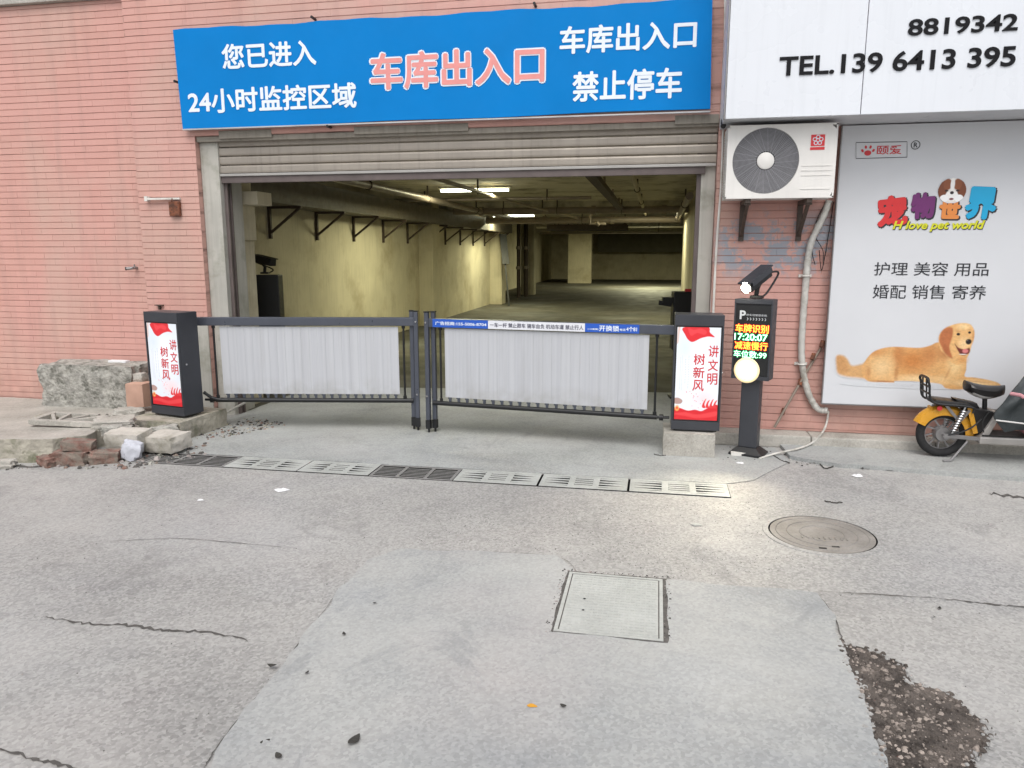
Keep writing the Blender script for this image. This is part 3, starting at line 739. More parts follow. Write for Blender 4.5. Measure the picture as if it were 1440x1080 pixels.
# ------------------------------------------------------------------ roller shutter
sh = thing('roller_shutter', (-1.84, 6.6, 2.24), 'grey metal roller shutter rolled most of the way up over the entrance', 'shutter')
z = 2.33; sl = .0805
prof = [(0, 0), (.010, .006), (.013, .02), (.013, .058), (.010, .07), (0, .0755)]
m = MB(); XS1 = .45; L_ = XS1 - XI0
m.prism([(-p[0], p[1]) for p in prof] + [(.004, .0755), (.004, 0)], -L_ / 2, L_ / 2, axis='x')
sme = m.mesh('slat', 'shutter')
cx = (XI0 + XS1) / 2
for i in range(5): inst('slat', sme, sh, Vector((cx, 6.59 - (0 if i < 3 else .0) + .0005 * i, z + i * sl)) - sh.location, (random.uniform(-.012, .012), 0, 0))
m = MB(); m.box((XI0 - .02, 6.585, 2.245), (XI1 + .03, 6.612, 2.322)); m.build('bottom_bar', 'shutdark', sh, bevel=.004)
m = MB(); m.box((XI0 - .02, 6.57, 2.306), (XS1, 6.584, 2.329)); m.build('bottom_trim', 'shutterbar', sh, bevel=.003)
for x in (XI0 - .0, XI1 + .0):
    m = MB(); s_ = 1 if x < -1 else -1
    m.box((x + s_ * .001, 6.62, 0), (x + s_ * .035, 6.64, 2.62)); m.box((x + s_ * .001, 6.68, 0), (x + s_ * .035, 6.70, 2.62)); m.box((x + s_ * .001, 6.64, 0), (x + s_ * .008, 6.68, 2.62)); m.build('guide_rail', 'shutdark', sh)

# ------------------------------------------------------------------ blue sign
bs = thing('entrance_sign', (-2, 6.44, 2.73), 'long blue banner sign with white and pink characters over the garage entrance', 'sign')
YB = 6.435
m = MB()
a0, a1, a2, a3 = P(257, 182, YB), P(999, 152, YB), P(1002, -2, YB), P(243, 42, YB)
N_ = 40
top = [(a3.x + (a2.x - a3.x) * i / N_, a3.z + (a2.z - a3.z) * i / N_ + .006 * math.sin(i * .55) + .004 * math.sin(i * 1.7)) for i in range(N_ + 1)]
bot = [(a0.x + (a1.x - a0.x) * i / N_, a0.z + (a1.z - a0.z) * i / N_ + .005 * math.sin(i * .4 + 1)) for i in range(N_ + 1)]
m.prism(bot + top[::-1], YB, 6.455, axis='y'); m.build('banner', 'blue', bs)
m = MB(); m.box((a0.x + .02, 6.456, a0.z + .02), (a1.x - .02, 6.49, a0.z + .05)); m.box((a0.x + .02, 6.456, a3.z - .05), (a1.x - .02, 6.49, a3.z - .02))
for x in (-4.3, -3.2, -2, -.8, .3): m.box((x, 6.457, 2.78), (x + .03, 6.489, 3.52))
m.build('back_frame', 'steel', bs)
m = MB(); m.box((a0.x, 6.43, bot[0][1] - .012), (a1.x, 6.456, bot[0][1] - .001)); m.build('bottom_edge', 'edge', bs)
m = MB()
for q in [(440, 25), (248, 115), (462, 178), (752, 6)]:
    p = P(*q, 6.45); m.tube([(p.x, 6.42, p.z), (p.x, 6.5, p.z)], .012, 8)
m.build('bolt', 'black', bs)
YT = YB - .003
for s_, ll, ur in [('您已进入', (313, 98), (443.6, 54.7)), ('24小时监控区域', (265.6, 160.6), (500.5, 115.3)), ('车库出入口', (786.7, 77), (980.8, 26.4)), ('禁止停车', (804.7, 143.6), (960, 94))]:
    put_text_px('lettering', s_, ll, ur, YT, 'ltr', bs, off=.024)
put_text_px('lettering', '车库出入口', (519.5, 129.5), (768, 60), YT, 'ltr', bs, off=.058)
put_text_px('lettering', '车库出入口', (521.6, 127.3), (766, 62.2), YT - .002, 'ltrred', bs, off=.026, label='faded pink characters with a white outline')

# ------------------------------------------------------------------ white shop sign
ss = thing('shop_sign', (1.9, 5.95, 2.57), 'white panelled shop fascia with raised black telephone numbers', 'shop sign')
YS, ZS = 5.95, 2.575
xe = [.455, 1.395, 2.615, 3.9, 5.2]
for a, b in zip(xe, xe[1:]):
    m = MB(); m.box((a + .0025, YS, ZS), (b - .0025, YS + .03, 4.6)); m.build('panel', 'whitepanel', ss, bevel=.003)
for a, b in zip([.455, .95, 1.9, 3.2], [.95, 1.9, 3.2, 5.2]):
    m = MB(); m.box((a + .002, YS + .031, ZS + .004), (b - .002, 6.485, ZS + .02)); m.build('soffit', 'soffit', ss)
m = MB(); m.box((.455, YS + .031, ZS + .021), (.47, 6.485, 4.6)); m.build('side_panel', 'whitepanel', ss)
m = MB(); m.box((.444, YS - .004, ZS - .004), (.4545, YS + .03, 4.6)); m.build('corner_trim', 'steel', ss)
q = lambda u, v: (lambda p: (p.x, p.z))(P(u, v, YS - .012))
a, b = q(1276.7, 50.4), q(1434, 18.3); put_letters('8819342', a, b, YS, .016, 'blackltr', ss)
a, b = q(1095.5, 107), q(1431, 63.5); put_letters('TEL.139 6413 395', a, b, YS, .016, 'blackltr', ss)

# ------------------------------------------------------------------ billboard
bb = thing('pet_shop_billboard', (2.3, 6.4, .36), 'large pale pet shop billboard showing a lying golden dog', 'billboard')
YG = 6.4
m = MB(); m.box((1.38, YG, .365), (5.0, 6.42, 2.57)); m.build('board', 'board', bb, bevel=.004)
m = MB(); m.box((1.40, 6.421, .385), (4.98, 6.49, .43)); m.box((1.40, 6.421, 2.4), (4.98, 6.49, 2.44)); m.box((1.4, 6.421, .44), (1.43, 6.49, 2.39)); m.build('back_frame', 'black', bb)
m = MB(); m.box((1.372, YG - .003, .36), (1.379, 6.422, 2.57)); m.box((1.38, YG - .003, .357), (5.0, 6.42, .364)); m.build('edge_trim', 'steel', bb)
YH = YG - .0025
put_text_px('lettering', '护理 美容 用品', (1228.6, 387.5), (1391.6, 369), YH, 'blackprint', bb, off=.004)
put_text_px('lettering', '婚配 销售 寄养', (1226.7, 419.8), (1388, 401.4), YH, 'blackprint', bb, off=.004)
put_text_px('lettering', '颐爱', (1232.7, 217.6), (1268.8, 204), YH, 'redprint', bb, off=.01)
def q2(u, v): p = P(u, v, YH); return Vector((p.x, YH, p.z))
m = MB(); c = [q2(1203.8, 223), q2(1203.8, 200.5), q2(1275.6, 199.2), q2(1275.6, 221)]
for i in range(4): m.bar(c[i], c[(i + 1) % 4], .001, .0045)
m.build('logo_frame', 'blackprint', bb)
m = MB(); c = q2(1287.6, 203.8); m.ring(c, .031, .0025, 28, 4); m.build('registered_mark', 'blackprint', bb)
put_text('registered_mark', 'R', (c.x - .013, c.z - .018), (c.x + .015, c.z + .018), YH, 'blackprint', bb, off=.02)
m = MB(); c = q2(1220.5, 212.5)
def disc(m, x, z, rx, rz, y, rot=0, n=20, mi=0):
    m.add([(x + rx * math.cos(t) * math.cos(rot) - rz * math.sin(t) * math.sin(rot), y, z + rx * math.cos(t) * math.sin(rot) + rz * math.sin(t) * math.cos(rot)) for t in [2 * math.pi * i / n for i in range(n)]], [tuple(range(n))], mi)
disc(m, c.x, c.z - .014, .026, .020, YH)
for dx, dz, ro_ in ((-.040, .004, .5), (-.017, .030, .2), (.017, .030, -.2), (.040, .004, -.5)): disc(m, c.x + dx, c.z + dz, .0085, .013, YH, ro_)
m.build('paw_mark', 'redprint', bb)
# colourful title
def title(ch, ll, ur, col, rot, off=.058):
    m1, m2 = MT.setdefault('t' + ch, mk('print_' + str(len(MT)), col, .5, .03, 8, 0)), 'blackprint'
    a, b = P(*ll, YH), P(*ur, YH); d = .006
    put_text('title_shadow', ch, (a.x - d + .006, a.z - d - .006), (b.x + d + .006, b.z + d - .006), YH, m2, bb, off=off + .03, rot=rot)
    put_text('title_character', ch, (a.x, a.z), (b.x, b.z), YH - .001, m1, bb, off=off, rot=rot)
title('宠', (1231, 318), (1278, 274), S(214, 50, 52), .12)
title('物', (1279, 308), (1317, 270), S(112, 44, 108), .05)
title('世', (1319, 308), (1352, 281), S(226, 140, 70), -.02, .07)
title('界', (1355, 309), (1405, 262), S(26, 166, 214), -.06)
a, b = P(1254.4, 326, YH), P(1385.6, 309.8, YH)
put_text('slogan_shadow', 'H love pet world', (a.x + .003, a.z - .006), (b.x + .005, b.z - .006), YH - .0012, 'blackprint', bb, off=.045, shear=.25)
put_text('slogan', 'H love pet world', (a.x, a.z), (b.x, b.z), YH - .0022, MT.setdefault('lime', mk('lime_print', S(214, 214, 40), .5, .03, 8, 0)), bb, off=.03, shear=.25)
# puppy face print
W_, H_ = 92, 76; pt = Paint(W_, H_, S(210, 212, 216))
pt.ell(46, 40, 45, 36, S(232, 226, 220), .06); pt.ell(15, 38, 16, 30, S(120, 66, 40), .12, rot=.2); pt.ell(77, 38, 16, 30, S(120, 66, 40), .12, rot=-.2)
pt.ell(30, 22, 15, 18, S(136, 78, 48), .2); pt.ell(62, 22, 15, 18, S(136, 78, 48), .2); pt.ell(46, 22, 8, 22, S(240, 238, 236), .3)
pt.ell(28, 40, 7, 3.5, S(50, 30, 26), .3); pt.ell(64, 40, 7, 3.5, S(50, 30, 26), .3); pt.ell(46, 56, 24, 15, S(244, 242, 240), .2); pt.ell(46, 46, 7, 5, S(36, 26, 28), .2); pt.ell(46, 64, 9, 4, S(120, 60, 60), .4)
pt.ell(22, 62, 15, 11, S(246, 246, 246), .12); pt.ell(70, 62, 15, 11, S(246, 246, 246), .12)
mk_ = np.sqrt(((pt.X - 46) / 45) ** 2 + ((pt.Y - 40) / 37) ** 2) > 1.0
a, b = P(1317, 286, YH), P(1361, 248, YH)
o = pt.build('puppy_picture', a.x, b.x, a.z, b.z, YH - .003, PR, bb)
bm = bmesh.new(); bm.from_mesh(o.data); bm.faces.ensure_lookup_table(); dead = [bm.faces[i] for i in np.nonzero(mk_.ravel())[0]]; bmesh.ops.delete(bm, geom=dead, context='FACES'); bm.to_mesh(o.data); bm.free()
# lying golden dog print: painted in the units of an enlarged view, 3.6 to a photo pixel
W_, H_ = 450, 176; k = .5; ox, oy = 110, 178
bgc = S(208, 211, 215); pt = Paint(W_, H_, bgc)
T = lambda L: [((x - ox) * k, (y - oy) * k) for x, y in L]
def el(cx, cy, rx, ry, col, **kw): pt.ell((cx - ox) * k, (cy - oy) * k, rx * k, ry * k, col, **kw)
el(560, 500, 440, 16, S(196, 198, 202), soft=.9, alpha=.8)
pt.poly(T([(118, 368), (150, 362), (178, 378), (205, 410), (250, 405), (290, 395), (320, 440), (300, 472), (240, 470), (180, 466), (135, 452), (122, 415)]), S(206, 160, 108), 7)
pt.poly(T([(121, 372), (150, 372), (175, 400), (190, 440), (150, 448), (128, 430)]), S(184, 132, 82), 9, alpha=.6)
pt.poly(T([(262, 440), (272, 396), (305, 352), (350, 328), (405, 317), (470, 316), (560, 318), (615, 306), (655, 290), (720, 300), (800, 350), (815, 410), (812, 448), (860, 452), (935, 462), (985, 474), (1002, 490), (970, 506), (900, 502), (850, 506), (780, 512), (720, 508), (690, 488), (620, 482), (540, 478), (450, 480), (440, 488), (380, 488), (310, 487), (280, 470)]), S(214, 164, 106), 3)
body = pt.pmask(np.array(cat_rom(T([(262, 440), (272, 396), (305, 352), (350, 328), (405, 317), (470, 316), (560, 318), (615, 306), (655, 290), (720, 300), (800, 350), (815, 410), (812, 448), (860, 452), (935, 462), (985, 474), (1002, 490), (970, 506), (900, 502), (850, 506), (780, 512), (720, 508), (690, 488), (620, 482), (540, 478), (450, 480), (440, 488), (380, 488), (310, 487), (280, 470)]), 6)), 3)
def bel(cx, cy, rx, ry, col, soft=.8, alpha=1., rot=0.):
    a_ = (pt.X - (cx - ox) * k) * math.cos(rot) + (pt.Y - (cy - oy) * k) * math.sin(rot); b_ = -(pt.X - (cx - ox) * k) * math.sin(rot) + (pt.Y - (cy - oy) * k) * math.cos(rot)
    d_ = np.sqrt((a_ / (rx * k)) ** 2 + (b_ / (ry * k)) ** 2); pt.over(np.clip((1 - d_) / soft, 0, 1) * alpha * body, col)
bel(530, 380, 130, 80, S(196, 128, 68)); bel(450, 350, 40, 90, S(186, 120, 66), alpha=.7); bel(370, 415, 95, 80, S(226, 190, 138)); bel(560, 470, 160, 30, S(232, 198, 148)); bel(330, 345, 80, 26, S(198, 136, 78), alpha=.7)
bel(620, 345, 70, 70, S(190, 124, 70), alpha=.8); bel(755, 400, 60, 80, S(232, 196, 140)); bel(690, 330, 40, 60, S(176, 110, 62), alpha=.7); bel(860, 480, 150, 24, S(232, 200, 150)); bel(700, 470, 60, 36, S(228, 190, 136)); bel(450, 440, 16, 60, S(170, 112, 64), alpha=.6)
bel(380, 484, 90, 7, S(160, 104, 66), alpha=.8); bel(720, 440, 10, 60, S(184, 126, 76), alpha=.5, rot=.4); bel(880, 472, 90, 5, S(178, 128, 84), alpha=.6, rot=.05); bel(300, 440, 20, 50, S(186, 130, 80), alpha=.6)
pt.poly(T([(655, 268), (668, 238), (700, 214), (745, 200), (790, 198), (818, 208), (836, 236), (838, 268), (830, 300), (822, 338), (805, 372), (770, 395), (730, 380), (700, 350), (668, 320)]), S(224, 176, 116), 3)
el(778, 214, 48, 20, S(238, 206, 152), soft=.9)
pt.poly(T([(660, 285), (664, 245), (690, 220), (722, 222), (726, 262), (716, 310), (738, 362), (712, 352), (682, 320)]), S(180, 108, 66), 5)
el(700, 330, 22, 50, S(160, 92, 56), soft=.8, alpha=.7, rot=-.5); el(832, 260, 9, 40, S(196, 136, 86), soft=.8, alpha=.7)
el(790, 296, 40, 44, S(238, 202, 150), soft=.8); el(790, 370, 40, 24, S(210, 152, 94), soft=.9)
pt.poly(T([(742, 296), (762, 312), (792, 320), (820, 314), (822, 336), (800, 348), (774, 342)]), S(112, 48, 42), 3)
el(800, 328, 19, 12, S(218, 128, 126), soft=.4); el(790, 344, 26, 3, S(240, 236, 230), soft=.6)
el(812, 284, 18, 15, S(30, 26, 27), soft=.3); el(806, 279, 5, 3, S(120, 116, 118), soft=.8)
el(755, 250, 12, 8, S(40, 28, 26), soft=.4); el(812, 241, 9, 7, S(40, 28, 26), soft=.4); el(752, 236, 18, 5, S(196, 140, 90), soft=.9, alpha=.7); el(812, 228, 12, 4, S(196, 140, 90), soft=.9, alpha=.7)
fur = smooth_noise(H_, W_, (7, 3), 5) * .5 + smooth_noise(H_, W_, (3, 2), 8) * .5
dist = np.abs(pt.c - np.array(bgc[:3])).sum(-1); am = np.clip(dist * 3, 0, 1)
pt.c *= (1 + (fur - .5) * .34 * am)[..., None]
al, bl = P(1140 + ox / 3.6, 400 + (oy + H_ / k) / 3.6, YH), P(1140 + (ox + W_ / k) / 3.6, 400 + oy / 3.6, YH)
o = pt.build('dog_picture', al.x, bl.x, al.z, bl.z, YH, PR, bb)
keep = dist > .012
bm = bmesh.new(); bm.from_mesh(o.data); bm.faces.ensure_lookup_table(); bmesh.ops.delete(bm, geom=[bm.faces[i] for i in np.nonzero(~keep.ravel())[0]], context='FACES'); bm.to_mesh(o.data); bm.free()

# ------------------------------------------------------------------ air conditioner
ac = thing('air_conditioner', (.88, 6.2, 2.0), 'white outdoor air conditioner unit mounted beside the billboard', 'air conditioner')
x0, x1, z0, z1, yf = .495, 1.285, 2.01, 2.545, 6.1
fc = Vector((.78, yf, 2.285)); FR = .243
m = MB(); n = 48
# front plate with a round opening
out = []
for i in range(n):
    t = 2 * math.pi * i / n; cx_, cz_ = math.cos(t), math.sin(t)
    s_ = min(((x1 - fc.x) / cx_ if cx_ > 1e-6 else (x0 - fc.x) / cx_ if cx_ < -1e-6 else 9), ((z1 - fc.z) / cz_ if cz_ > 1e-6 else (z0 - fc.z) / cz_ if cz_ < -1e-6 else 9))
    out.append((fc.x + cx_ * s_, fc.z + cz_ * s_))
ri = [(fc.x + FR * math.cos(2 * math.pi * i / n), fc.z + FR * math.sin(2 * math.pi * i / n)) for i in range(n)]
m.add([(a, yf, b) for a, b in out] + [(a, yf, b) for a, b in ri] + [(a, yf + .04, b) for a, b in ri], [f for i in range(n) for f in ((i, (i + 1) % n, n + (i + 1) % n, n + i), (n + i, n + (i + 1) % n, 2 * n + (i + 1) % n, 2 * n + i))])
m.box((x0, yf + .041, z0), (x1, yf + .29, z1)); m.box((x0, yf + .0005, z0 + .0), (x0 + .012, yf + .041, z1)); m.box((x1 - .012, yf + .0005, z0), (x1, yf + .041, z1)); m.box((x0, yf + .0005, z1 - .01), (x1, yf + .041, z1 + .004)); m.box((x0, yf + .0005, z0 - .003), (x1, yf + .041, z0 + .01))
for zz in (z0 + .23, z0 + .195, z0 + .16, z0 + .06): m.box((fc.x + FR + .02, yf - .004, zz), (x1 - .03, yf - .0005, zz + .006))
m.build('casing', 'acwhite', ac)
m = MB(); m.box((x0 + .02, yf + .0395, z0 + .02), (fc.x + FR, yf + .0405, z1 - .02)); m.build('fan_recess', 'acdark', ac)
m = MB()
for r in np.linspace(.075, FR - .005, 20): m.ring(fc + Vector((0, -.004 + .012 * (r / FR) ** 2, 0)), r, .0026, 48, 4)
for i in range(24):
    t = 2 * math.pi * i / 24; m.bar(fc + Vector((.06 * math.cos(t), 0, .06 * math.sin(t))), fc + Vector((FR * math.cos(t + .25), .004, FR * math.sin(t + .25))), .003, .003)
m.build('fan_grille', 'acgrill', ac)
m = MB(); m.lathe([(.0001, -.016), (.045, -.014), (.062, -.006), (.064, .004)], fc, 32, 'y'); m.build('grille_hub', 'acwhite', ac, smooth=True)
m = MB()
for i in range(3):
    t = i * 2.094; m.add([tuple(fc + Vector((.05 * math.cos(t), .03, .05 * math.sin(t)))), tuple(fc + Vector((.21 * math.cos(t - .3), .022, .21 * math.sin(t - .3)))), tuple(fc + Vector((.21 * math.cos(t + .5), .036, .21 * math.sin(t + .5))))], [(0, 1, 2)])
m.build('fan_blade', 'acblade', ac)
m = MB(); bx = P(1139.5, 211, yf); bx2 = P(1160.5, 189, yf)
m.box((bx.x, yf - .003, bx.z + .028), (bx2.x, yf - .0005, bx2.z)); m.box((bx.x - .002, yf - .003, bx.z), (bx2.x + .002, yf - .0005, bx.z + .02)); m.build('badge', 'redprint', ac)
m = MB(); c = Vector(((bx.x + bx2.x) / 2, yf - .004, (bx.z + .028 + bx2.z) / 2))
for i in range(5): t = math.pi / 2 + i * 2 * math.pi / 5; m.ring(c + Vector((.0235 * math.cos(t), 0, .0235 * math.sin(t))), .0125, .0032, 20, 4)
m.build('badge_mark', 'ltr', ac)
for x in (.67, 1.12):
    m = MB(); m.box((x - .02, 6.12, z0 - .035), (x + .02, 6.498, z0 - .004)); m.box((x - .02, 6.47, z0 - .32), (x + .02, 6.498, z0 - .036)); m.bar((x, 6.16, z0 - .04), (x, 6.48, z0 - .28), .025, .025); m.box((x - .025, 6.14, z0 - .05), (x + .025, 6.19, z0 - .036)); m.build('bracket', 'angle', ac)
m = MB()
for i in range(24): m.box((x0 - .006, yf + .06, z0 + .03 + i * .02), (x0 - .0005, yf + .26, z0 + .036 + i * .02))
m.build('side_fins', 'acwhite', ac)

def tubing(name, pts, r, mat, label, cat, group=None, n=8, wob=0, seed=1):
    L = curve_pts(pts, 8); rnd = random.Random(seed)
    if wob: L = [p + Vector((rnd.uniform(-wob, wob), rnd.uniform(-wob, wob) * .3, rnd.uniform(-wob, wob))) for p in L]
    m = MB(); rr_ = [r * rnd.uniform(.9, 1.12) for _ in L]; m.tube(L, rr_, n)
    return tag(m.build(name, mat, smooth=True, org=pts[0]), label, cat, group)
q3 = lambda u, v, y=6.46: tuple(P(u, v, y))
tubing('insulated_pipe', [q3(1166, 282), q3(1160, 300), q3(1150, 320), q3(1141, 340), q3(1136, 365), q3(1133, 400), q3(1129, 450), q3(1127, 490), q3(1129, 520), q3(1135, 548), q3(1143, 566), q3(1152, 576), q3(1164, 577, 6.44)], .026, 'foam', 'thick white wrapped pipe running down from the air conditioner', 'pipe', seed=2, n=10)
for i, (u, v) in enumerate([(1133, 388), (1127, 512)]):
    p = P(u, v, 6.46); m = MB(); m.ring(p, .033, .006, 20, 5, 'z'); m.box((p.x - .05, 6.485, p.z - .012), (p.x + .05, 6.499, p.z + .012)); tag(m.build('pipe_clip', 'whiteplastic', org=p), ['upper clip holding the thick white pipe to the bricks', 'lower clip holding the thick white pipe to the bricks'][i], 'clip')
tubing('drain_hose', [q3(1165, 578), q3(1162, 596), q3(1155, 610, 6.3), tuple(G(1140, 624, .048)), tuple(G(1118, 632, .046)), tuple(G(1090, 638, .02)), tuple(G(1068, 645, .01))], .0085, 'foam', 'thin white hose curling from the thick pipe along the ground', 'hose')
for i, (pts, lb) in enumerate([([(1168, 283), (1158, 310), (1148, 330), (1142, 352), (1146, 372)], 'thin dark wire hanging in a loop under the air conditioner'), ([(1172, 284), (1168, 312), (1164, 336), (1160, 360), (1155, 380), (1152, 352)], 'second thin wire dangling beside the billboard edge'), ([(1162, 284), (1150, 306), (1146, 330), (1157, 352), (1158, 372)], 'third wire crossing the others below the air conditioner')]):
    tubing('wire', [q3(*a, 6.47) for a in pts], .0035, 'black', lb, 'wire', n=5)
tubing('rusty_conduit', [q3(1089, 601, 6.36), q3(1124, 540, 6.44), q3(1161, 478, 6.485)], .0105, 'pipe', 'thin brown rod leaning on the bricks beside the kiosk', 'rod')
for i, (u, v) in enumerate([(1155, 488), (1142, 506), (1124, 542), (1100, 583)]):
    p = P(u, v, 6.44); m = MB(); m.tube([p, p + Vector((.014, .02, .05))], .018, 8); tag(m.build('rod_joint', 'rust', org=p), ['topmost', 'second', 'third', 'lowest'][i] + ' rusty joint on the thin leaning rod', 'joint')
for i, (pts, lb) in enumerate([([(1020, -10), (1019, 80), (1017, 180), (1014, 260), (1008, 340), (1003, 440), (1001, 520)], 'white cable running down the edge right of the shutter'), ([(1014, 190), (1013, 250), (1008, 300), (1005, 360), (999, 440), (996, 520)], 'second white cable beside the entrance, slightly left')]):
    tubing('cable', [tuple(P(u, v, 6.47 if i == 0 else 6.54)) for u, v in pts], .010 if i == 0 else .008, 'whiteplastic', lb, 'cable', n=6)
tubing('cable', [q3(1017, 178, 6.2), q3(1018, 168, 6.3), q3(1024, 165, 6.35)], .02, 'black', 'short black cable going in under the white fascia', 'cable')

# small fixtures on the left wall
t = thing('rusty_junction_box', tuple(P(245, 300, 6.5)), 'small rusty box hanging below a white bracket on the pink wall', 'junction box')
a, b = P(238, 304, 6.46), P(251, 283, 6.46); m = MB(); m.box((a.x, 6.46, a.z), (b.x, 6.498, b.z)); m.build('box_body', 'rust', t, bevel=.008)
m = MB(); m.tube([(a.x + .04, 6.455, b.z), (a.x + .04, 6.47, b.z + .03), (a.x + .06, 6.49, b.z + .02)], .006, 6); m.build('hook', 'rust', t)
t = thing('white_bracket', tuple(P(206, 279, 6.47)), 'thin white bracket sticking out of the pink wall above the rusty box', 'bracket')
a, b = P(206, 280, 6.47), P(252, 279, 6.47); m = MB(); m.bar((a.x, 6.465, a.z), (b.x, 6.485, b.z), .03, .018); m.box((a.x - .01, 6.45, a.z - .02), (a.x + .02, 6.498, a.z + .025)); m.build('arm', 'whiteplastic', t)
t = thing('wall_tap', tuple(P(185, 377, 6.55)), 'small pipe stub with a dark mouth on the left brick wall', 'tap')
p = P(185, 377, 6.5); m = MB(); m.tube([(p.x, 6.578, p.z + .0), (p.x, 6.5, p.z), (p.x - .04, 6.48, p.z - .005)], .015, 8); m.tube([(p.x + .01, 6.53, p.z), (p.x + .01, 6.53, p.z + .035)], .007, 6); m.build('spout', 'steel', t, smooth=True)
m = MB(); m.tube([(p.x - .041, 6.48, p.z - .005), (p.x - .05, 6.476, p.z - .006)], .017, 8); m.build('mouth', 'black', t)
p = P(225, 431, 6.49); m = MB(); m.box((p.x - .04, 6.46, p.z + .01), (p.x + .04, 6.498, p.z + .018)); m.box((p.x - .007, 6.47, p.z - .03), (p.x + .007, 6.498, p.z + .01)); tag(m.build('wall_bracket', 'angle', org=p), 'small dark T-shaped bracket on the wall above the left light box', 'bracket')

# ------------------------------------------------------------------ poster cabinets
def poster():
    W_, H_ = 110, 232; pt = Paint(W_, H_, S(214, 220, 228)); sx, sy = W_ / 235, H_ / 498
    T = lambda L: [((x - 172) * sx, (y - 358) * sy) for x, y in L]
    def el(x, y, rx, ry, c, **k): pt.ell((x - 172) * sx, (y - 358) * sy, rx * sx, ry * sy, c, **k)
    el(300, 560, 140, 160, S(228, 232, 238), soft=.9); el(215, 470, 60, 90, S(206, 216, 224), soft=.9); el(330, 740, 90, 60, S(226, 206, 210), soft=.9)
    pt.poly(T([(198, 366), (235, 355), (335, 355), (348, 384), (374, 408), (340, 406), (300, 416), (258, 436), (232, 425), (214, 398)]), S(206, 40, 48), 1.5)
    pt.poly(T([(230, 362), (262, 372), (300, 364), (330, 380), (318, 396), (280, 388), (246, 402)]), S(226, 74, 80), 3, alpha=.6)
    pt.poly(T([(176, 360), (188, 358), (184, 400), (180, 440), (172, 440)]), S(206, 168, 150), 2, alpha=.7)
    pt.poly(T([(160, 800), (195, 792), (245, 806), (285, 800), (320, 806), (352, 790), (410, 772), (410, 870), (160, 870)]), S(200, 34, 44), 2)
    pt.poly(T([(168, 828), (230, 816), (300, 826), (400, 806), (400, 830), (300, 846), (230, 836)]), S(222, 70, 74), 3, alpha=.7)
    for i, x in enumerate((322, 342, 362, 382)): pt.poly(T([(x, 785), (x + 8, 756), (x + 22, 738 + 6 * (i % 2)), (x + 14, 768), (x + 20, 788)]), S(210, 52, 58), 1.2)
    el(186, 794, 16, 20, S(222, 168, 90), soft=.5); el(186, 794, 8, 9, S(214, 60, 60), soft=.5)
    pt.poly(T([(165, 744), (190, 738), (214, 752), (205, 770), (172, 770)]), S(150, 100, 80), 2, alpha=.8)
    rs = random.Random(2)
    for i in range(16): el(rs.uniform(230, 330), rs.uniform(700, 790), 3.5, 3.5, S(224, 138, 146), soft=.6)
    for cx_, cy0, cy1 in ((241, 512, 690), (224, 530, 660), (206, 512, 700), (196, 520, 690)):
        y = cy0
        while y < cy1: el(cx_, y, 3.0, 3.2, S(128, 140, 150) if cx_ > 220 else S(178, 186, 194), soft=.8, alpha=.8); y += 9 if cx_ > 220 else 7
    return pt
POST = poster()
def cabinet(loc, rz, w_, d_, h, label):
    t = thing('light_box_cabinet', loc, label, 'light box', 'poster cabinets at the ends of the barrier', rz)
    m = MB(); m.box((-w_ / 2, .012, 0), (w_ / 2, d_, h)); m.build('cabinet', 'charcoal', t, bevel=.008, local=True)
    m = MB(); m.box((-w_ / 2, 0, 0), (w_ / 2, .0115, .07)); m.box((-w_ / 2, 0, h - .085), (w_ / 2, .0115, h)); m.box((-w_ / 2, 0, .0705), (-w_ / 2 + .012, .0115, h - .0855)); m.box((w_ / 2 - .012, 0, .0705), (w_ / 2, .0115, h - .0855)); m.build('door_frame', 'charcoal', t, bevel=.002, local=True)
    a, b, c, d = -w_ / 2 + .014, w_ / 2 - .014, .074, h - .088
    m = MB(); m.box((a - .001, .008, c - .003), (b + .001, .0115, d + .003)); m.build('poster_border', 'black', t, local=True)
    g = .008; po = POST.build('poster', a + g, b - g, c + g, d - g, .0065, PRL, t, local=True)
    W, H = b - a - 2 * g, d - c - 2 * g
    F = lambda x, y: (a + g + (x - 172) / 235 * W, d - g - (y - 358) / 498 * H)
    for i, ch in enumerate('讲文明'):
        put_text('lettering', ch, F(344, 514 + i * 74), F(399, 452 + i * 74), .0055, 'redprint', po, off=.012, rot=.02 * (i - 1), local=True)
    for i, ch in enumerate('树新风'):
        put_text('lettering', ch, F(266, 558 + i * 70), F(328, 498 + i * 70), .0055, 'redprint', po, off=.014, rot=-.02 * (i - 1), local=True)
    m = MB(); m.tube([(w_ / 2 + .0, .06, h * .5), (w_ / 2 + .008, .06, h * .5)], .009, 12); m.build('lock', 'chrome', t, local=True)
    m = MB(); m.box((-w_ / 2 + .02, .02, -.012), (w_ / 2 - .02, d_ - .02, -.0005)); m.build('base_plate', 'black', t, local=True)
    return t
RZ = rad(-13)
_c = Vector((-4.0, 5.63, .192)); _w = .395
cabinet(_c + Vector((-math.cos(RZ) * _w / 2, -math.sin(RZ) * _w / 2, 0)), RZ, _w, .22, .90, 'red and white poster cabinet on the rubble side, left of the gates')
cabinet((.335, 5.9, .207), rad(0), .375, .26, .915, 'red and white poster cabinet next to the lit parking kiosk')
o = lump('concrete_plinth', (.29, 6.02, .095), (.40, .37, .19), 'slab', seed=3, boxy=.97, rough=.012, cuts=7); tag(o, 'square concrete block under the cabinet beside the kiosk', 'concrete block')
o = lump('concrete_plinth', (-4.2, 5.82, .085), (.56, .64, .17), 'mossy', seed=8, boxy=.97, rough=.015, cuts=7, rz=rad(-4)); tag(o, 'mossy concrete block under the left poster cabinet', 'concrete block')

